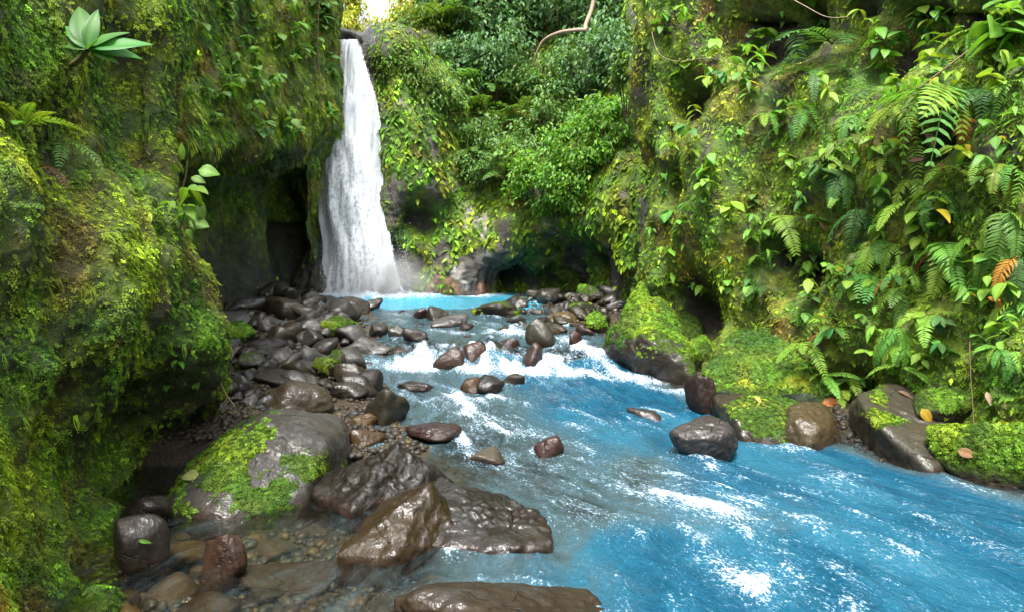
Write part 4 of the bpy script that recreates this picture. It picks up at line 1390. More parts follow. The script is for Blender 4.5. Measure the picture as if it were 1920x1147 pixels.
def frond_mesh(name, pairs=16, wid=0.22, droop=0.6, sep=0.8, shape='lance', seed=0):
    """fern frond of unit length along +x with separate pinnae"""
    rng = np.random.default_rng(seed)
    n = 18
    t = np.linspace(0, 1, n)
    path = np.stack([t - 0.16 * droop * t ** 3, 0.04 * np.sin(3 * t + seed), 0.28 * t - droop * t ** 2.0], -1)
    path[:, 0] *= 1 - 0.12 * droop
    V, F = tube(path, 0.008 * (1 - 0.8 * t) + 0.0015, 4)
    Vs, Fs, C = [V], [np.concatenate([F[:, [0, 1, 2]], F[:, [0, 2, 3]]])], [np.tile([0.6, 0.5, 0.35], (len(V), 1))]
    nv = len(V)
    for k in range(pairs):
        s = 0.10 + 0.88 * k / (pairs - 1)
        q = cr1(path, np.array([s * (n - 1)]))[0]
        tg = unit(cr1(path, np.array([min(s + 0.02, 1) * (n - 1)]))[0] - cr1(path, np.array([max(s - 0.02, 0) * (n - 1)]))[0])
        if shape == 'lance':
            L = wid * (math.sin(math.pi * min(1, 0.13 + 0.87 * s) ** 0.9) ** 0.7) + 0.02
        else:
            L = wid * (1.15 - s) ** 0.75 + 0.015
        w = 0.5 * sep * 0.88 / (pairs - 1)
        up = np.cross(tg, np.array([0, 1.0, 0]))
        up = unit(-up if up[2] < 0 else up)
        for sd in (-1, 1):
            a = math.radians(62 + rng.normal() * 5)
            dr = unit(tg * math.cos(a) + np.array([0, sd * math.sin(a), 0]) + up * (0.12 + 0.06 * rng.normal()))
            ln = L * (0.92 + 0.16 * rng.random())
            m1, m2, e = q + dr * ln * 0.3, q + dr * ln * 0.7 + up * (-0.06 * ln), q + dr * ln + up * (-0.2 * ln) + tg * 0.12 * ln
            tw = tg * w
            pts = [q - tw * 0.5, q + tw * 0.6, m1 - tw, m1 + tw, m2 - tw * 0.8, m2 + tw * 0.85, e]
            Vs.append(np.array(pts))
            Fs.append(np.array([[0, 1, 3], [0, 3, 2], [2, 3, 5], [2, 5, 4], [4, 5, 6]]) + nv)
            g = 0.85 + 0.3 * rng.random()
            C.append(np.tile([g, g, g], (7, 1)))
            nv += 7
    me = new_mesh(name, np.concatenate(Vs), np.concatenate(Fs), False, {'tint': np.concatenate(C)})
    me.materials.append(M_LEAF)
    return me


FROND_A = [frond_mesh('frond', 15, 0.20, d, 0.62, 'lance', k) for k, d in enumerate((0.5, 0.8, 1.0, 0.65))]
FROND_B = [frond_mesh('frond', 20, 0.27, d, 0.92, 'tri', 20 + k) for k, d in enumerate((0.5, 0.75, 0.95, 0.6))]
FROND_L = [frond_mesh('frond', 20, 0.16, d, 0.8, 'lance', 40 + k) for k, d in enumerate((0.55, 0.8, 0.4, 0.6))]
LEAF_OV = [leaf_mesh('leaf', 0.62, d, 0.12, 7, 1.0, 0.01, k) for k, d in enumerate((0.15, 0.3, 0.45))]
LEAF_LA = [leaf_mesh('leaf', 0.34, d, 0.16, 7, 1.6, 0.01, k) for k, d in enumerate((0.2, 0.35, 0.5))]
LEAF_RD = [leaf_mesh('leaf', 0.85, d, 0.08, 7, 0.6, 0.015, k) for k, d in enumerate((0.15, 0.3))]
GREEN = [(0.13, 0.29, 0.04), (0.17, 0.33, 0.04), (0.10, 0.24, 0.045), (0.2, 0.32, 0.04)]
DGREEN = [(0.05, 0.15, 0.04), (0.07, 0.17, 0.045), (0.06, 0.14, 0.04)]
YEL = (0.42, 0.3, 0.03)
ORA = (0.4, 0.17, 0.04)
BRN = (0.16, 0.08, 0.04)
prng = np.random.default_rng(321)


def frame_obj(o, loc, out):
    """turn a plant so that its +x points away from the rock, z up"""
    o.location = loc
    o.rotation_euler = (0, 0, math.atan2(out[1], out[0]))


def fern(px, py, size_px, label, kind='A', n=5, cols=None, group=None, spread=70, base=None, elev=(5, 50), dead=0):
    hb = hit(px, py) if base is None else base
    if hb is None:
        return None
    loc, nor, dist = hb
    e = link('fern', None, None, None, label, 'fern', group)
    out = nor.copy()
    out[2] = 0
    tocam = unit(CAM - loc)
    out = unit(unit(out) + 0.6 * unit(np.array([tocam[0], tocam[1], 0])))
    L = size_px / FPX * loc[1] * 1.25
    frame_obj(e, loc + nor * 0.12 * L, out)
    src = {'A': FROND_A, 'B': FROND_B, 'L': FROND_L}[kind]
    for k in range(n):
        o = link('frond', src[prng.integers(len(src))], None, e)
        a = (k / (n - 1) * 2 - 1) * spread if n > 1 else 0
        a += prng.normal() * 10
        el = prng.uniform(*elev) * (1 - 0.3 * abs(a) / 90)
        o.rotation_euler = (R(prng.normal() * 12), R(-el), R(a))
        s = L * prng.uniform(0.75, 1.15)
        o.scale = (s, s, s)
        c = (cols or GREEN)[prng.integers(len(cols or GREEN))]
        if k < dead:
            c = [ORA, BRN][prng.integers(2)]
        o.color = (*c, 1)
    return e


def stem_mesh(h, bend, r=0.012):
    t = np.linspace(0, 1, 7)
    V, F = tube(np.stack([bend * t ** 1.6, 0.05 * np.sin(4 * t), h * t], -1), r * (1 - 0.6 * t), 5)
    me = new_mesh('stem', V, F)
    me.materials.append(M_STEM)
    return me


STEMS = [(stem_mesh(h, b), h, b) for h, b in ((1.0, 0.35), (0.75, 0.7), (1.0, 0.1), (0.45, 0.9))]


def leafy(px, py, size_px, label, leaves='ov', n=7, cols=None, group=None, name='leafy_plant', cat='plant', leaf_len=0.62, one=None, base=None, side=1.0):
    """small plant: a stem that leaves the rock and leaves in opposite pairs"""
    hb = hit(px, py) if base is None else base
    if hb is None:
        return None
    loc, nor, dist = hb
    e = link(name, None, None, None, label, cat, group)
    out = nor.copy()
    out[2] = 0
    tocam = unit(CAM - loc)
    out = unit(unit(out) + 0.5 * unit(np.array([tocam[0], tocam[1], 0])) + 0.25 * prng.normal(size=3) * np.array([1, 1, 0]))
    frame_obj(e, loc - nor * 0.02, out)
    L = size_px / FPX * loc[1]
    e.scale = (L, L, L)
    sm, h, b = STEMS[prng.integers(4)]
    st = link('stem', sm, None, e)
    src = {'ov': LEAF_OV, 'la': LEAF_LA, 'rd': LEAF_RD}[leaves]
    cl = cols or GREEN
    c0 = cl[prng.integers(len(cl))]
    for k in range(n):
        t = 1 - 0.75 * (k // 2) / max(1, n / 2) if k < n - 1 else 1.0
        o = link('leaf', src[prng.integers(len(src))], None, e)
        o.location = (b * t ** 1.6, 0.05 * math.sin(4 * t), h * t)
        az = (0 if k % 2 else 180) + (k // 2) * 75 + prng.normal() * 18
        o.rotation_euler = (R(prng.normal() * 15), R(prng.uniform(0, 48)), R(az))
        s = leaf_len * prng.uniform(0.7, 1.15)
        o.scale = (s, s, s)
        o.color = (*c0, 1)
    if one is not None:
        o.color = (*one, 1)
    return e


# ferns of the right cliff
FR = [(1500, 62, 75, 'A', 3, 'drooping fern below the dark overhang, leftmost of the pair of dark ferns', DGREEN, 0), (1562, 95, 105, 'A', 4, 'large dark green drooping fern near the top of the right cliff', DGREEN, 0),
      (1775, 175, 150, 'A', 6, 'largest bright green fern with long drooping fronds on the right cliff', GREEN, 0), (1690, 200, 85, 'A', 3, 'yellow-green fern left of the largest fern', [(0.2, 0.27, 0.03)], 0),
      (1828, 212, 70, 'B', 1, 'single withered orange fern frond beside the largest fern', [ORA], 0), (1485, 235, 60, 'L', 3, 'grey-green small fern in the upper middle of the right cliff', DGREEN, 0),
      (1512, 222, 45, 'B', 1, 'single light green frond above the grey-green small fern', [(0.2, 0.32, 0.03)], 0), (1620, 262, 60, 'A', 2, 'pale small fern with brownish tips in the middle of the right cliff', [(0.16, 0.19, 0.06)], 0),
      (1735, 245, 65, 'L', 2, 'dead grey-brown frond hanging below the largest fern', [(0.16, 0.11, 0.07)], 0), (1715, 335, 60, 'B', 2, 'light green fern above the three broad fronds', GREEN, 0),
      (1755, 355, 80, 'B', 4, 'fern with three broad hanging fronds side by side', GREEN, 0), (1885, 388, 95, 'B', 4, 'broad-fronded fern near the right edge at mid height', GREEN, 0),
      (1785, 445, 105, 'B', 7, 'big many-fronded fern in the middle of the right part of the cliff', GREEN, 0), (1690, 452, 65, 'B', 3, 'light fern left of the big many-fronded fern', GREEN, 0),
      (1640, 520, 95, 'A', 2, 'dark ladder-like fern frond lying beside a small oval-leaved plant', [(0.06, 0.17, 0.03)], 0), (1612, 475, 50, 'B', 2, 'small olive fern above the ladder-like frond', [(0.11, 0.16, 0.04)], 0),
      (1690, 615, 70, 'B', 4, 'fern hanging over the crevice above the big bank boulder', GREEN, 0), (1745, 595, 75, 'L', 3, 'feathery light green fern right of the one over the crevice', GREEN, 0),
      (1645, 590, 45, 'B', 2, 'small bright fern above the crevice', GREEN, 0), (1905, 570, 100, 'B', 3, 'broad green fern at the right edge above the mossy boulder', GREEN, 0), (1428, 538, 45, 'A', 4, 'small dark fern growing over the blue-green rock', DGREEN, 0),
      (1880, 310, 75, 'B', 4, 'yellowish fern at the right edge above the broad-fronded one', [(0.17, 0.26, 0.03)], 0), (1800, 320, 75, 'L', 3, 'thin-leaved fern right of the light green fern', GREEN, 0),
      (1860, 55, 90, 'L', 4, 'feathery fern in the top right corner', GREEN, 0), (1660, 300, 60, 'L', 3, 'small feathery fern above the light green fern', GREEN, 0), (1540, 300, 45, 'L', 3, 'tiny fern in the centre of the right cliff', GREEN, 0),
      (1440, 215, 55, 'L', 4, 'small bright fern left of the grey-green one', GREEN, 0), (1300, 280, 35, 'L', 3, 'tiny fern near the left edge of the right cliff', GREEN, 0), (1905, 480, 90, 'B', 3, 'dark green fern at the right edge below the broad-fronded one', DGREEN, 1)]
for x, y, s, kd, n, lab, cols, dead in FR:
    fern(x, y, s, lab, kd, n, cols, None, 60 if n > 2 else 25, dead=dead, elev=(-75, -30) if kd == 'B' else (-35, 20))
cnt = 0
while cnt < 46:
    x, y = prng.uniform(1450, 1915), prng.uniform(60, 690)
    if prng.random() > 0.25 + (x - 1450) / 500 or hit(x, y) is None:
        continue
    kd = ['A', 'B', 'B', 'L'][prng.integers(4)]
    fern(x, y, prng.uniform(38, 78), '%s fern among the plants of the right cliff, %s %s part' % ({'A': 'ladder-leaved', 'B': 'broad-fronded', 'L': 'feathery'}[kd], ['upper', 'middle', 'lower'][min(2, int(y / 230))], ['left', 'middle', 'right'][min(2, int((x - 1450) / 155))]), kd, int(prng.integers(2, 6)),
         GREEN if prng.random() < 0.75 else DGREEN, 'ferns of the right cliff', 60, elev=(-75, -30) if kd == 'B' else (-35, 20), dead=1 if prng.random() < 0.2 else 0)
    cnt += 1
# left cliff and mid cliff ferns
fern(105, 268, 85, 'pale green two-frond fern on the near left cliff', 'A', 3, [(0.13, 0.24, 0.05)], None, 40, elev=(-20, 10))
fern(62, 320, 75, 'dead brown fern frond below the pale two-frond fern', 'A', 1, [(0.09, 0.05, 0.03)], None, 20, elev=(-30, 0))
fern(40, 245, 90, 'finely divided light green fern at the left edge', 'L', 5, GREEN, None, 60)
# slope ferns
for x, y, s, lab in [(905, 180, 90, 'wide pale fern on the back slope left of the hanging vine'), (905, 215, 80, 'layered fern below the wide pale fern of the back slope'), (930, 245, 70, 'drooping pale fern in the middle of the back slope'),
                     (955, 345, 70, 'light green palm-like fern just above the mossy hump'), (1040, 175, 70, 'pale broad fern right of the hanging vine tip'), (1000, 225, 60, 'fern with one orange frond on the back slope'), (840, 60, 90, 'fern in the dark upper left of the back slope'),
                     (1090, 230, 60, 'fern before the dark gap of the back slope'), (880, 290, 55, 'small fern at the left foot of the back slope')]:
    fern(x, y, s, lab, 'L' if s > 65 else 'B', 6, [(0.11, 0.22, 0.06), (0.09, 0.2, 0.04)], None, 75, elev=(10, 45), dead=1 if 'orange' in lab else 0)

# big-leaved plant top left
big = link('broad_leaf_plant', None, None, None, 'plant with large glossy pale green leaves at top left', 'plant')
bl_ = P(165, 92, 3.75)
big.location = bl_
V, F = tube(smooth_path([P(130, 125, 4.3) - bl_, P(150, 112, 4.0) - bl_, (0, 0, 0)], 8), [0.016] * 8, 6)
link('stem', new_mesh('stem', V, F), M_STEM, big)
BIGL = [leaf_mesh('leaf', w, d, 0.10, 10, 1.2, 0.006, k) for k, (w, d) in enumerate(((0.34, 0.12), (0.42, 0.2), (0.36, 0.3)))]
for k, (dx, dy, dd, ln, roll) in enumerate([(125, -10, 0.15, 0.36, 0.2), (105, 12, 0.25, 0.31, 0.5), (70, -45, 0.1, 0.28, -0.4), (-50, -5, 0.05, 0.19, -0.2), (-45, -50, 0.1, 0.21, 0.6), (15, -85, 0.1, 0.24, 1.1), (20, -20, -0.25, 0.16, 0.2), (-20, -90, 0.25, 0.3, 0.8), (90, -25, 0.35, 0.3, -0.1), (-30, 15, 0.1, 0.2, 0.1), (60, 25, 0.05, 0.2, 0.4)]):
    tip = P(165 + dx, 92 + dy, 3.75 + dd * 0.5) - bl_
    o = link('leaf', BIGL[k % 3], None, big)
    x = Vector(tip).normalized()
    up = (Vector((0, -0.75, 0.65)) + Vector((0.3 * roll, 0, 0)))
    z = (up - up.dot(x) * x).normalized()
    y = z.cross(x)
    o.matrix_basis = Matrix((x, y, z)).transposed().to_4x4() @ Matrix.Scale(tip_l := float(np.linalg.norm(tip)), 4)
    o.color = (0.05, 0.16, 0.03, 1)

# plant with round leaves on the edge of the near left cliff
for x, y, s, n, lab in [(335, 440, 110, 9, 'climbing plant with round light leaves on the edge of the left cliff'), (300, 405, 60, 5, 'small trailing plant left of the climbing round-leaved plant')]:
    leafy(x, y, s, lab, 'ov', n, [(0.11, 0.23, 0.03)], leaf_len=0.42)
cp = link('climbing_plant', None, None, None, 'round-leaved shoot standing out from the ridge of the left cliff', 'plant')
c0 = P(330, 415, 5.2)
cp.location = c0
pts = [P(298, 405, 5.25), P(325, 380, 5.1), P(345, 345, 5.0), P(352, 300, 4.95)]
V, F = tube(smooth_path(np.array(pts) - c0, 12), 0.006, 5)
link('stem', new_mesh('stem', V, F), M_STEM, cp)
for k, (x, y, s, az) in enumerate([(346, 300, 34, 100), (372, 320, 40, -5), (358, 333, 30, -20), (340, 320, 30, 160), (350, 355, 28, 0), (368, 385, 32, -60), (345, 388, 34, -100), (330, 385, 28, 170), (355, 415, 40, -15), (310, 405, 22, 60), (270, 408, 24, 170), (350, 430, 24, -60)]):
    o = link('leaf', (LEAF_RD + LEAF_OV)[k % 4], None, cp)
    q = P(x, y, 5.02 + 0.05 * (k % 3))
    nearest = min(pts, key=lambda p: np.linalg.norm(p - q))
    o.location = q - c0
    o.rotation_euler = (R(60 + 20 * (k % 3 - 1)), R(-az), 0)
    o.rotation_euler = (Matrix.Rotation(R(-az), 3, 'Y') @ Matrix.Rotation(R(55), 3, 'X')).to_euler()
    L = s / FPX * 5.0
    o.scale = (L, L, L)
    o.color = (0.11, 0.23, 0.035, 1)

NP = [(1610, 22, 70, 'rd', 6, 'plant with large round leaves at the top of the right cliff', None), (1862, 140, 95, 'rd', 8, 'plant with big light green oval leaves near the right edge', None), (1900, 105, 80, 'rd', 6, 'big-leaved plant at the right edge above the oval-leaved one', None),
      (1835, 45, 70, 'ov', 7, 'bushy light plant in the upper right', None), (1640, 105, 55, 'ov', 6, 'bright plant below the large round-leaved one', None), (1655, 148, 60, 'ov', 8, 'leafy plant left above the yellow-green fern', None), (1690, 95, 50, 'ov', 6, 'plant with toothed leaves below the moss cushion', None),
      (1335, 55, 50, 'la', 6, 'narrow-leaved plant hanging in the dark overhang', None), (1375, 55, 45, 'ov', 7, 'trailing round-leaved plant in front of the dark overhang', None), (1455, 38, 45, 'ov', 6, 'dark plant at the top beside the hanging root', None), (1440, 122, 40, 'ov', 5, 'plant with one yellow leaf under the drooping fern', YEL),
      (1350, 165, 40, 'ov', 7, 'light round-leaved plant beside the dark hole', None), (1275, 205, 35, 'ov', 6, 'pale plant at the lower lip of the dark hole', None), (1300, 232, 35, 'la', 6, 'small plant under the dark hole', None), (1415, 150, 60, 'la', 8, 'spreading narrow-leaved plant left of the large dark fern', None),
      (1560, 330, 60, 'la', 9, 'whorled narrow-leaved plant at the centre of the right cliff', None), (1605, 318, 55, 'la', 9, 'lance-leaved plant with upright shoots in mid cliff', None), (1572, 548, 50, 'ov', 6, 'oval-leaved plant with yellowing lower leaves beside the ladder-like fern', YEL),
      (1405, 555, 45, 'rd', 6, 'pale round-leaved plant on top of the blue-green rock', None), (1415, 478, 35, 'rd', 4, 'two-leaved light plant above the blue-green rock', None), (1265, 480, 35, 'ov', 5, 'small light plant on the left edge above the green boulder', None), (1268, 520, 30, 'ov', 4, 'tiny light plant above the cave of the green boulder', None), (1300, 545, 30, 'ov', 5, 'tiny plant hanging over the cave', None),
      (1262, 362, 35, 'ov', 6, 'pale plant in front of the lower dark hole', None), (1245, 345, 25, 'ov', 4, 'tiny pale plant on the rim of the lower dark hole', None), (1650, 475, 55, 'la', 8, 'light narrow-leaved plant left of the light fern', None), (1850, 600, 60, 'ov', 8, 'oval-leaved plant near the right edge under the ferns', None),
      (1868, 665, 60, 'ov', 8, 'light plant above the mossy rock at the right', None), (1732, 705, 45, 'ov', 6, 'small bright plant growing on the big bank boulder', None), (1895, 630, 45, 'ov', 6, 'light plant hard on the right edge', None), (1838, 655, 40, 'ov', 6, 'small plant left of the light plant at the right', None),
      (1515, 705, 40, 'ov', 6, 'dark plant in the crevice beside the blue-green rock', None), (1535, 625, 40, 'ov', 6, 'small plant with yellow leaves beside the crevice', YEL), (1505, 395, 45, 'la', 7, 'toothed plant above the mossy hump of the right cliff', None), (1480, 330, 40, 'ov', 6, 'plant beside a pink dead leaf in mid cliff', None),
      (1790, 120, 60, 'la', 9, 'arching narrow-leaved shoot above the largest fern', None), (1740, 150, 55, 'ov', 8, 'leafy shoot above the yellow-green fern', None), (1560, 195, 50, 'la', 8, 'light narrow-leaved plant below the large dark fern', None), (1900, 260, 60, 'la', 8, 'narrow-leaved plant at the right edge below the withered frond', None),
      (1820, 560, 60, 'la', 8, 'narrow-leaved plant right of the big many-fronded fern', None), (1910, 350, 55, 'la', 8, 'bright narrow-leaved plant at the right edge at mid height', None)]
for x, y, s, lv, n, lab, one in NP:
    leafy(x, y, s, lab, lv, n, None, one=one)
for x, y, lab in [(1578, 735, 'small fern rooted in the crevice between the two bank boulders'), (1600, 705, 'leafy fern above the crevice between the two bank boulders'), (1545, 700, 'fern hanging over the right end of the blue-green rock')]:
    fern(x, y, 55, lab, 'L', 5, GREEN, None, 70, elev=(-20, 40))
# seedlings strewn over the right cliff, the far left cliff and the near left cliff
cnt = 0
while cnt < 150:
    x, y = prng.uniform(1230, 1915), prng.uniform(5, 700)
    if hit(x, y) is None or (x < 1500 and y > 580):
        continue
    s = 22 + 26 * prng.random() + (x - 1200) / 40
    lf = int(prng.integers(4))
    lab = 'small %s seedling in the moss of the right cliff, %s %s part' % (['oval-leaved', 'narrow-leaved', 'oval-leaved', 'round-leaved'][lf], ['upper', 'middle', 'lower'][min(2, int(y / 220))], ['left', 'middle', 'right'][min(2, int((x - 1230) / 230))])
    leafy(x, y, s, lab, ['ov', 'la', 'ov', 'rd'][lf], int(prng.integers(4, 8)), GREEN if prng.random() < 0.8 else DGREEN, 'seedlings of the right cliff', 'seedling', 'seedling',
          one=YEL if prng.random() < 0.06 else None)
    cnt += 1
cnt = 0
while cnt < 60:
    x, y = prng.uniform(345, 630), prng.uniform(5, 285)
    if y > 300 - (x - 345) * 0.1:
        continue
    lf = int(prng.integers(2))
    leafy(x, y, 24 + 16 * prng.random(), '%s creeper sprig on the %s %s of the overhanging cliff left of the fall' % (['oval-leaved', 'round-leaved'][lf], ['upper', 'lower'][int(y > 140)], ['left', 'middle', 'right'][min(2, int((x - 345) / 95))]), ['ov', 'rd'][lf], int(prng.integers(5, 9)), [(0.12, 0.24, 0.06), (0.1, 0.22, 0.04)], 'creeper sprigs of the overhanging cliff', 'creeper_sprig', 'creeper')
    cnt += 1
for x, y, lab in [(338, 688, 'bright seedling on the dark flank of the left cliff, uppermost one'), (310, 745, 'seedling on the dark flank of the left cliff, left one'), (372, 738, 'spiky seedling on the dark flank of the left cliff'), (330, 785, 'lowest seedling on the dark flank of the left cliff'), (415, 745, 'seedling with one big light leaf beside the grey boulder')]:
    leafy(x, y, 34, lab, 'ov', 5, [(0.10, 0.25, 0.03)], name='seedling', cat='seedling')

# ------------------------------------------------------------------ shrubs and trees of the back slope
def crown(center, rad, n, seed, size, pal, up=0.7):
    rng = np.random.default_rng(seed)
    d = unit(rng.normal(size=(n, 3)))
    k = 26
    cl = unit(rng.normal(size=(k, 3))) * (0.3 + 0.85 * rng.random((k, 1)))
    which = rng.integers(k, size=n)
    p = cl[which] + d * (0.05 + 0.36 * rng.random((n, 1)) ** 0.6)
    p = p * np.asarray(rad)
    rnd = rng.normal(size=(n, 3))
    x, y, z = frames(np.array([0, -0.35, up]) + 0.45 * rnd, unit(p) * 0.5 + rnd * 0.8 + np.array([0, 0, -0.35]))
    TV, TF = leaf_template()
    tint = np.array(pal)[rng.integers(len(pal), size=n)] * np.exp(0.22 * rng.normal(size=(n, 1)))
    return inst(p, x, y, z, size * (0.6 + 0.8 * rng.random(n)), TV, TF, tint, 'crown'), cl * np.asarray(rad)


def shrub(px, py, d, rad_px, label, pal, n=700, size=0.14, seed=0, name='shrub', cat='shrub', aspect=(1, 0.8, 0.8), drop=None):
    c = P(px, py, d)
    r = rad_px / FPX * d
    e = link(name, None, None, None, label, cat)
    down = BVH.ray_cast(Vector(c), Vector((0, 0.35, -1)))
    foot = np.array(down[0]) if down[0] is not None and drop is None else c - np.array([0, -0.3, drop or r * 1.4])
    if np.linalg.norm(foot - c) > 3.5 * r and drop is None:
        foot = c + (foot - c) / np.linalg.norm(foot - c) * 3.5 * r
    e.location = foot
    me, cl = crown(c, np.array(aspect) * r, int(n * 1.7), seed, size * 0.68, pal)
    o = link('crown', me, M_FOL, e)
    o.location = c - foot
    parts = []
    for q in cl[:7]:
        t = np.linspace(0, 1, 5)[:, None]
        end = (c - foot) + q
        path = t * end * np.array([1, 1, 1]) + (1 - t) * t * np.array([0, 0, r * 0.5])
        parts.append(tube(path, 0.02 * r * (1.4 - t[:, 0]) + 0.004, 5))
    V, F = merge(parts)
    link('stem' if name == 'shrub' else 'trunk', new_mesh('stem', V, F), M_BARK, e)
    return e


PB = [(0.09, 0.25, 0.02), (0.13, 0.31, 0.02), (0.17, 0.32, 0.025), (0.07, 0.2, 0.02)]
PD = [(0.05, 0.14, 0.04), (0.08, 0.19, 0.06), (0.065, 0.16, 0.06), (0.13, 0.24, 0.085)]
PM = [(0.07, 0.18, 0.025), (0.10, 0.22, 0.035), (0.06, 0.15, 0.025), (0.13, 0.22, 0.04)]
PY = [(0.34, 0.38, 0.02), (0.22, 0.33, 0.02), (0.42, 0.38, 0.03)]  # yellow-green leaves, brightened so the colour itself carries the sunlight
SH = [(1010, 320, 13.6, 75, 'bright green shrub hanging over the mossy hump of the back wall', PB, 1300, 0.13), (1080, 300, 13.3, 70, 'bright green shrub in the middle of the back wall ledge', PB, 1300, 0.13), (1130, 250, 13.4, 60, 'bright green shrub at the right of the back ledge', PB, 1000, 0.14),
      (1140, 210, 13.8, 45, 'light green shrub with larger leaves beside the right cliff', PB, 500, 0.2), (960, 280, 14.6, 55, 'mid green shrub left of the bright ledge shrubs', PM, 900, 0.13), (1050, 370, 13.4, 45, 'lowest bright shrub trailing over the dark wet rock', PB, 700, 0.12),
      (1185, 130, 13.0, 40, 'green shrub clinging to the back of the right cliff edge', PM, 500, 0.14),
      (880, 240, 15.2, 55, 'leafy shrub on the shoulder of the buttress', PM, 900, 0.13), (830, 180, 15.0, 50, 'leafy shrub on the upper buttress right of the fall', PM, 800, 0.13), (785, 145, 14.9, 48, 'yellowish green shrub on top of the buttress', [(0.12, 0.2, 0.02), (0.07, 0.16, 0.02)], 800, 0.12),
      (732, 118, 14.8, 38, 'green shrub right beside the lip of the waterfall', [(0.12, 0.2, 0.02), (0.08, 0.17, 0.02)], 700, 0.11), (930, 120, 16.6, 75, 'dark shrub of the back slope left of the vine', PD, 1100, 0.17), (1010, 140, 16.6, 75, 'dark shrub right under the hanging vine', PM, 1100, 0.16), (1090, 130, 16.0, 75, 'blue-green shrub right of the hanging vine tip', PD, 1100, 0.16),
      (1150, 90, 15.4, 70, 'dark blue-green shrub in the shade of the right cliff', PD, 1000, 0.17), (880, 100, 17.0, 65, 'dark glossy shrub above the buttress shoulder', PD, 1100, 0.18), (1030, 215, 15.4, 65, 'olive shrub in the middle of the back slope', PM, 900, 0.15), (900, 310, 14.6, 40, 'small shrub above the orange moss patch', PM, 600, 0.11)]
for k, (x, y, d, r, lab, pal, n, sz) in enumerate(SH):
    shrub(x, y, d, r, lab, pal, n, sz, 900 + k)
TR = [(905, 0, 18.0, 95, 'dark glossy tree at the top left of the back slope', PD, 1900, 0.24), (950, 20, 18.5, 110, 'dark tree behind the vine at the top of the picture', PD, 1900, 0.22), (1050, 30, 18.0, 110, 'pale-leaved tree right of the vine at the top of the picture', PD, 1900, 0.2),
      (1140, 10, 16.8, 100, 'bluish dark tree at the top beside the right cliff', PD, 1700, 0.22), (778, 15, 18.6, 66, 'sunlit yellow-green tree right of the sky gap', PY, 1200, 0.2), (648, 52, 19.5, 38, 'sunlit yellow-green bush above the lip of the waterfall', PY, 900, 0.16), (636, -5, 20.5, 52, 'bright yellow tree left of the sky gap', PY, 900, 0.2),
      (728, 66, 18.0, 34, 'yellow-green bush just right of the lip of the waterfall', PY, 800, 0.14), (812, 40, 17.8, 45, 'yellow-green leafy tree at the top of the buttress', [(0.15, 0.23, 0.02), (0.1, 0.2, 0.02)], 900, 0.17)]
for k, (x, y, d, r, lab, pal, n, sz) in enumerate(TR):
    shrub(x, y, d, r, lab, pal, n, sz, 950 + k, 'tree', 'tree', drop=2.2 if 'yellow' in lab else None)

# rock on the lip of the fall
rock((628, 55, 684, 88), float(P(650, 86, 15.9)[2]), 'dark smooth rock on the lip of the waterfall', DK, 0.3, 170, 1.0, depth=16.0, sharp=6)

# hanging vine
vp = [P(1118, -60, 11.2), P(1112, 8, 11.2), P(1098, 48, 11.1), P(1099, 56, 11.0), P(1080, 57, 11.1), P(1048, 62, 11.3), P(1020, 76, 11.5), P(1006, 100, 11.6), P(998, 128, 11.7)]
V, F = tube(smooth_path(vp, 50), np.interp(np.linspace(0, 1, 50), [0, 0.3, 0.7, 1], [0.036, 0.032, 0.024, 0.008]), 8)
link('hanging_vine', new_mesh('hanging_vine', V - vp[1], F), M_VINE, None, 'bent pale brown woody vine hanging in front of the back slope', 'vine').location = vp[1]
# roots and twigs
ROOT = [([(556, -20, 11.9), (552, 60, 11.9), (560, 150, 11.8), (565, 260, 11.6)], 0.008, 'thin brown root hanging down the overhanging cliff, left one'), ([(600, -20, 12.6), (596, 80, 12.5), (602, 180, 12.4), (596, 250, 12.3)], 0.008, 'thin brown root hanging down the overhanging cliff, right one'),
        ([(590, 250, 12.6), (600, 300, 13.2), (612, 340, 13.3), (606, 400, 13.4)], 0.008, 'thin dark root hanging before the left edge of the waterfall'), ([(646, 262, 13.4), (640, 280, 13.3), (618, 288, 13.3)], 0.006, 'thin twig reaching over the left edge of the waterfall'),
        ([(1222, 60, 9.4), (1235, 100, 9.3), (1270, 115, 9.1), (1340, 110, 8.9), (1420, 140, 8.8)], 0.004, 'pale thin root winding across the upper left of the right cliff'), ([(1488, 0, 8.4), (1510, 12, 8.2), (1550, 32, 8.0), (1590, 32, 7.9)], 0.005, 'pale bent root at the top of the right cliff'),
        ([(1818, 640, 5.6), (1820, 700, 5.5), (1824, 760, 5.4), (1826, 805, 5.3)], 0.005, 'thin brown stalk hanging above the big bank boulder'), ([(1725, 165, 6.5), (1790, 115, 6.4), (1850, 70, 6.4)], 0.011, 'mossy brown twig slanting up behind the largest fern'),
        ([(418, 690, 5.6), (412, 710, 5.5), (425, 740, 5.5), (440, 760, 5.5)], 0.006, 'pale bare twig under the corner of the left cliff')]
for pts, r, lab in ROOT:
    w = np.array([P(*p) for p in pts])
    V, F = tube(smooth_path(w, 20) - w[0], np.linspace(r, r * 0.5, 20), 5)
    link('hanging_root' if 'root' in lab else 'twig', new_mesh('root', V, F), M_VINE if 'pale' in lab else M_BARK, None, lab, 'root' if 'root' in lab else 'twig').location = w[0]

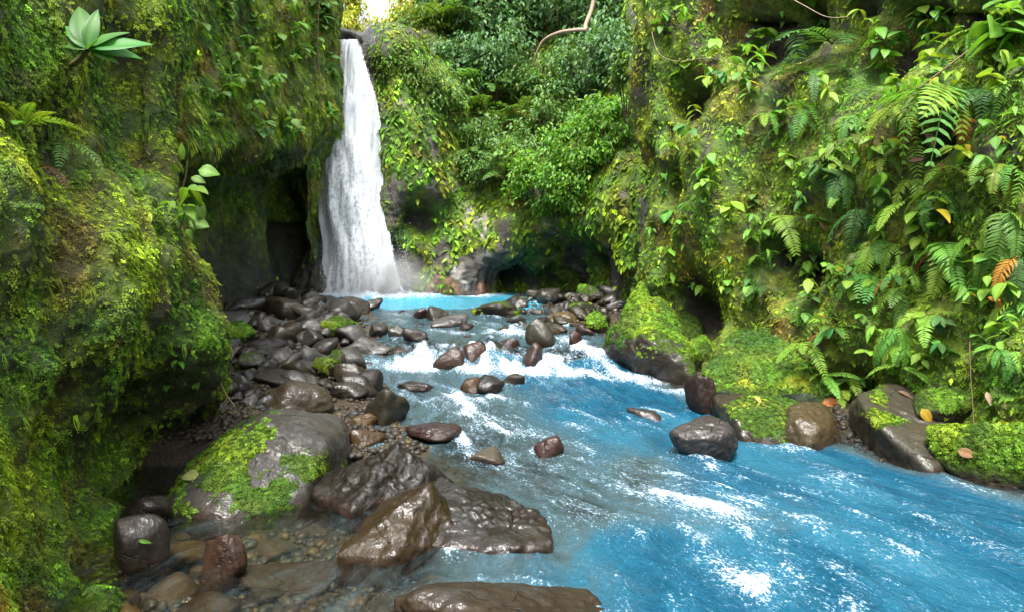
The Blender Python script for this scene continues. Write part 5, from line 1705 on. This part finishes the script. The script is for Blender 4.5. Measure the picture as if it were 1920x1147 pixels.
# ------------------------------------------------------------------ fallen leaves (laid on what is below them)
dg = bpy.context.evaluated_depsgraph_get()
FL = [(1737, 780, 30, YEL, 'fresh yellow leaf on the big grey-brown bank boulder', 60), (1422, 752, 22, (0.45, 0.3, 0.08), 'small yellow leaf on the brown wet bank boulder', 80), (1562, 757, 34, ORA, 'curled orange-brown leaf on the rounded tan-brown boulder', 10), (1700, 742, 28, (0.2, 0.13, 0.09), 'dry grey-brown leaf at the top of the bank boulder', 45),
      (1855, 748, 26, (0.22, 0.15, 0.1), 'dry curled leaf on the dark mossy rock at the right', 70), (1815, 850, 30, (0.25, 0.14, 0.07), 'brown leaf between the bank boulder and the mossy boulder', 20), (272, 1014, 22, (0.12, 0.32, 0.05), 'small green leaf lying on the round stone', 15), (362, 895, 40, (0.3, 0.34, 0.13), 'pale yellowish leaf on the mossy flank of the big boulder', 30),
      (1580, 410, 26, BRN, 'dead brown leaf in the middle of the right cliff', 20), (1545, 425, 24, (0.28, 0.13, 0.08), 'rusty dead leaf left of the brown one', 50), (1480, 305, 24, (0.3, 0.16, 0.15), 'pinkish dead leaf on the right cliff', 10), (1720, 300, 24, (0.25, 0.14, 0.09), 'dead leaf below the hanging dead frond', 0), (1865, 560, 24, ORA, 'orange dead leaf near the right edge', 20),
      (1765, 315, 26, (0.22, 0.1, 0.06), 'dark red-brown leaf above the three broad fronds', 30), (1620, 200, 24, (0.24, 0.12, 0.07), 'dead leaf hanging in the upper middle of the right cliff', 60)]
bpy.context.view_layer.update()
for x, y, s, c, lab, az in FL:
    ok, loc, nor, idx, ob, mt_ = SC.ray_cast(dg, Vector(CAM), Vector(ray(x, y)).normalized())
    if not ok:
        continue
    L = s / FPX * loc[1] * 1.15
    o = link('fallen_leaf', LEAF_LA[0] if s < 30 else LEAF_OV[0], None, None, lab, 'leaf')
    z = (nor + Vector((0, -0.4, 0.2))).normalized()
    x_ = Vector((math.cos(R(az)), 0, -math.sin(R(az))))
    x_ = (x_ - x_.dot(z) * z).normalized()
    m = Matrix((x_, z.cross(x_), z)).transposed().to_4x4()
    o.matrix_world = Matrix.Translation(Vector(loc) + nor * 0.012 - x_ * L * 0.5) @ m @ Matrix.Scale(L, 4)
    o.color = (*c, 1)

# ------------------------------------------------------------------ spray
rng = np.random.default_rng(99)
pts, sz = [], []
n = 4000
q = rng.random(n)
pw = np.stack([rng.uniform(600, 770, n), 556 - np.abs(rng.normal(size=n)) * 45, 13.7 - rng.random(n) * 0.5], -1)
pts.append(P(pw[:, 0], pw[:, 1], pw[:, 2]))
sz.append(0.002 + 0.004 * rng.random(n))
n = 900
v = rng.random(n)
e = np.interp(80 + 475 * v, [f[0] for f in _FR], [f[2] for f in _FR]) - 12 + rng.normal(size=n) * (5 + 12 * v)
pts.append(P(e, 80 + 475 * v, 14.1 - 0.1 * v))
sz.append(0.002 + 0.003 * rng.random(n))
pts = np.concatenate(pts)
sz = np.concatenate(sz)
OT = np.array([[1, 0, 0], [-1, 0, 0], [0, 1, 0], [0, -1, 0], [0, 0, 1.3], [0, 0, -1.3]], float)
OF = np.array([[0, 2, 4], [2, 1, 4], [1, 3, 4], [3, 0, 4], [2, 0, 5], [1, 2, 5], [3, 1, 5], [0, 3, 5]])
V = pts[:, None] + sz[:, None, None] * OT[None]
F = (OF[None] + (np.arange(len(pts)) * 6)[:, None, None]).reshape(-1, 3)
link('spray', new_mesh('spray', V, F, True), M_DROP, None, 'white drops of spray over the rapids and the foot of the fall', 'spray', kind='stuff')

# ------------------------------------------------------------------ mist at the foot of the fall
g = G('mist')
tc = g.n('TexCoord').outputs['Object']
d = g.n('VectorMath', {0: tc}, operation='LENGTH').outputs['Value']
den = g.math('MULTIPLY', g.math('MULTIPLY', g.ramp(d, 1.0, 0.1), g.ramp(g.noise(tc, 2.2, 3), 0.3, 0.65)), 5.0)
vol = g.n('VolumePrincipled', {'Color': (0.95, 0.97, 1.0, 1), 'Density': den, 'Anisotropy': 0.2})
g.t.links.new(vol.outputs[0], g.out.inputs['Volume'])
D_, F_ = ico(3)
mist = link('mist', new_mesh('mist', D_, F_), g.m, None, 'pale mist drifting over the pool at the foot of the waterfall', 'mist', kind='stuff')
mist.location = P(715, 535, 13.5)
mist.scale = (1.25, 0.5, 0.75)
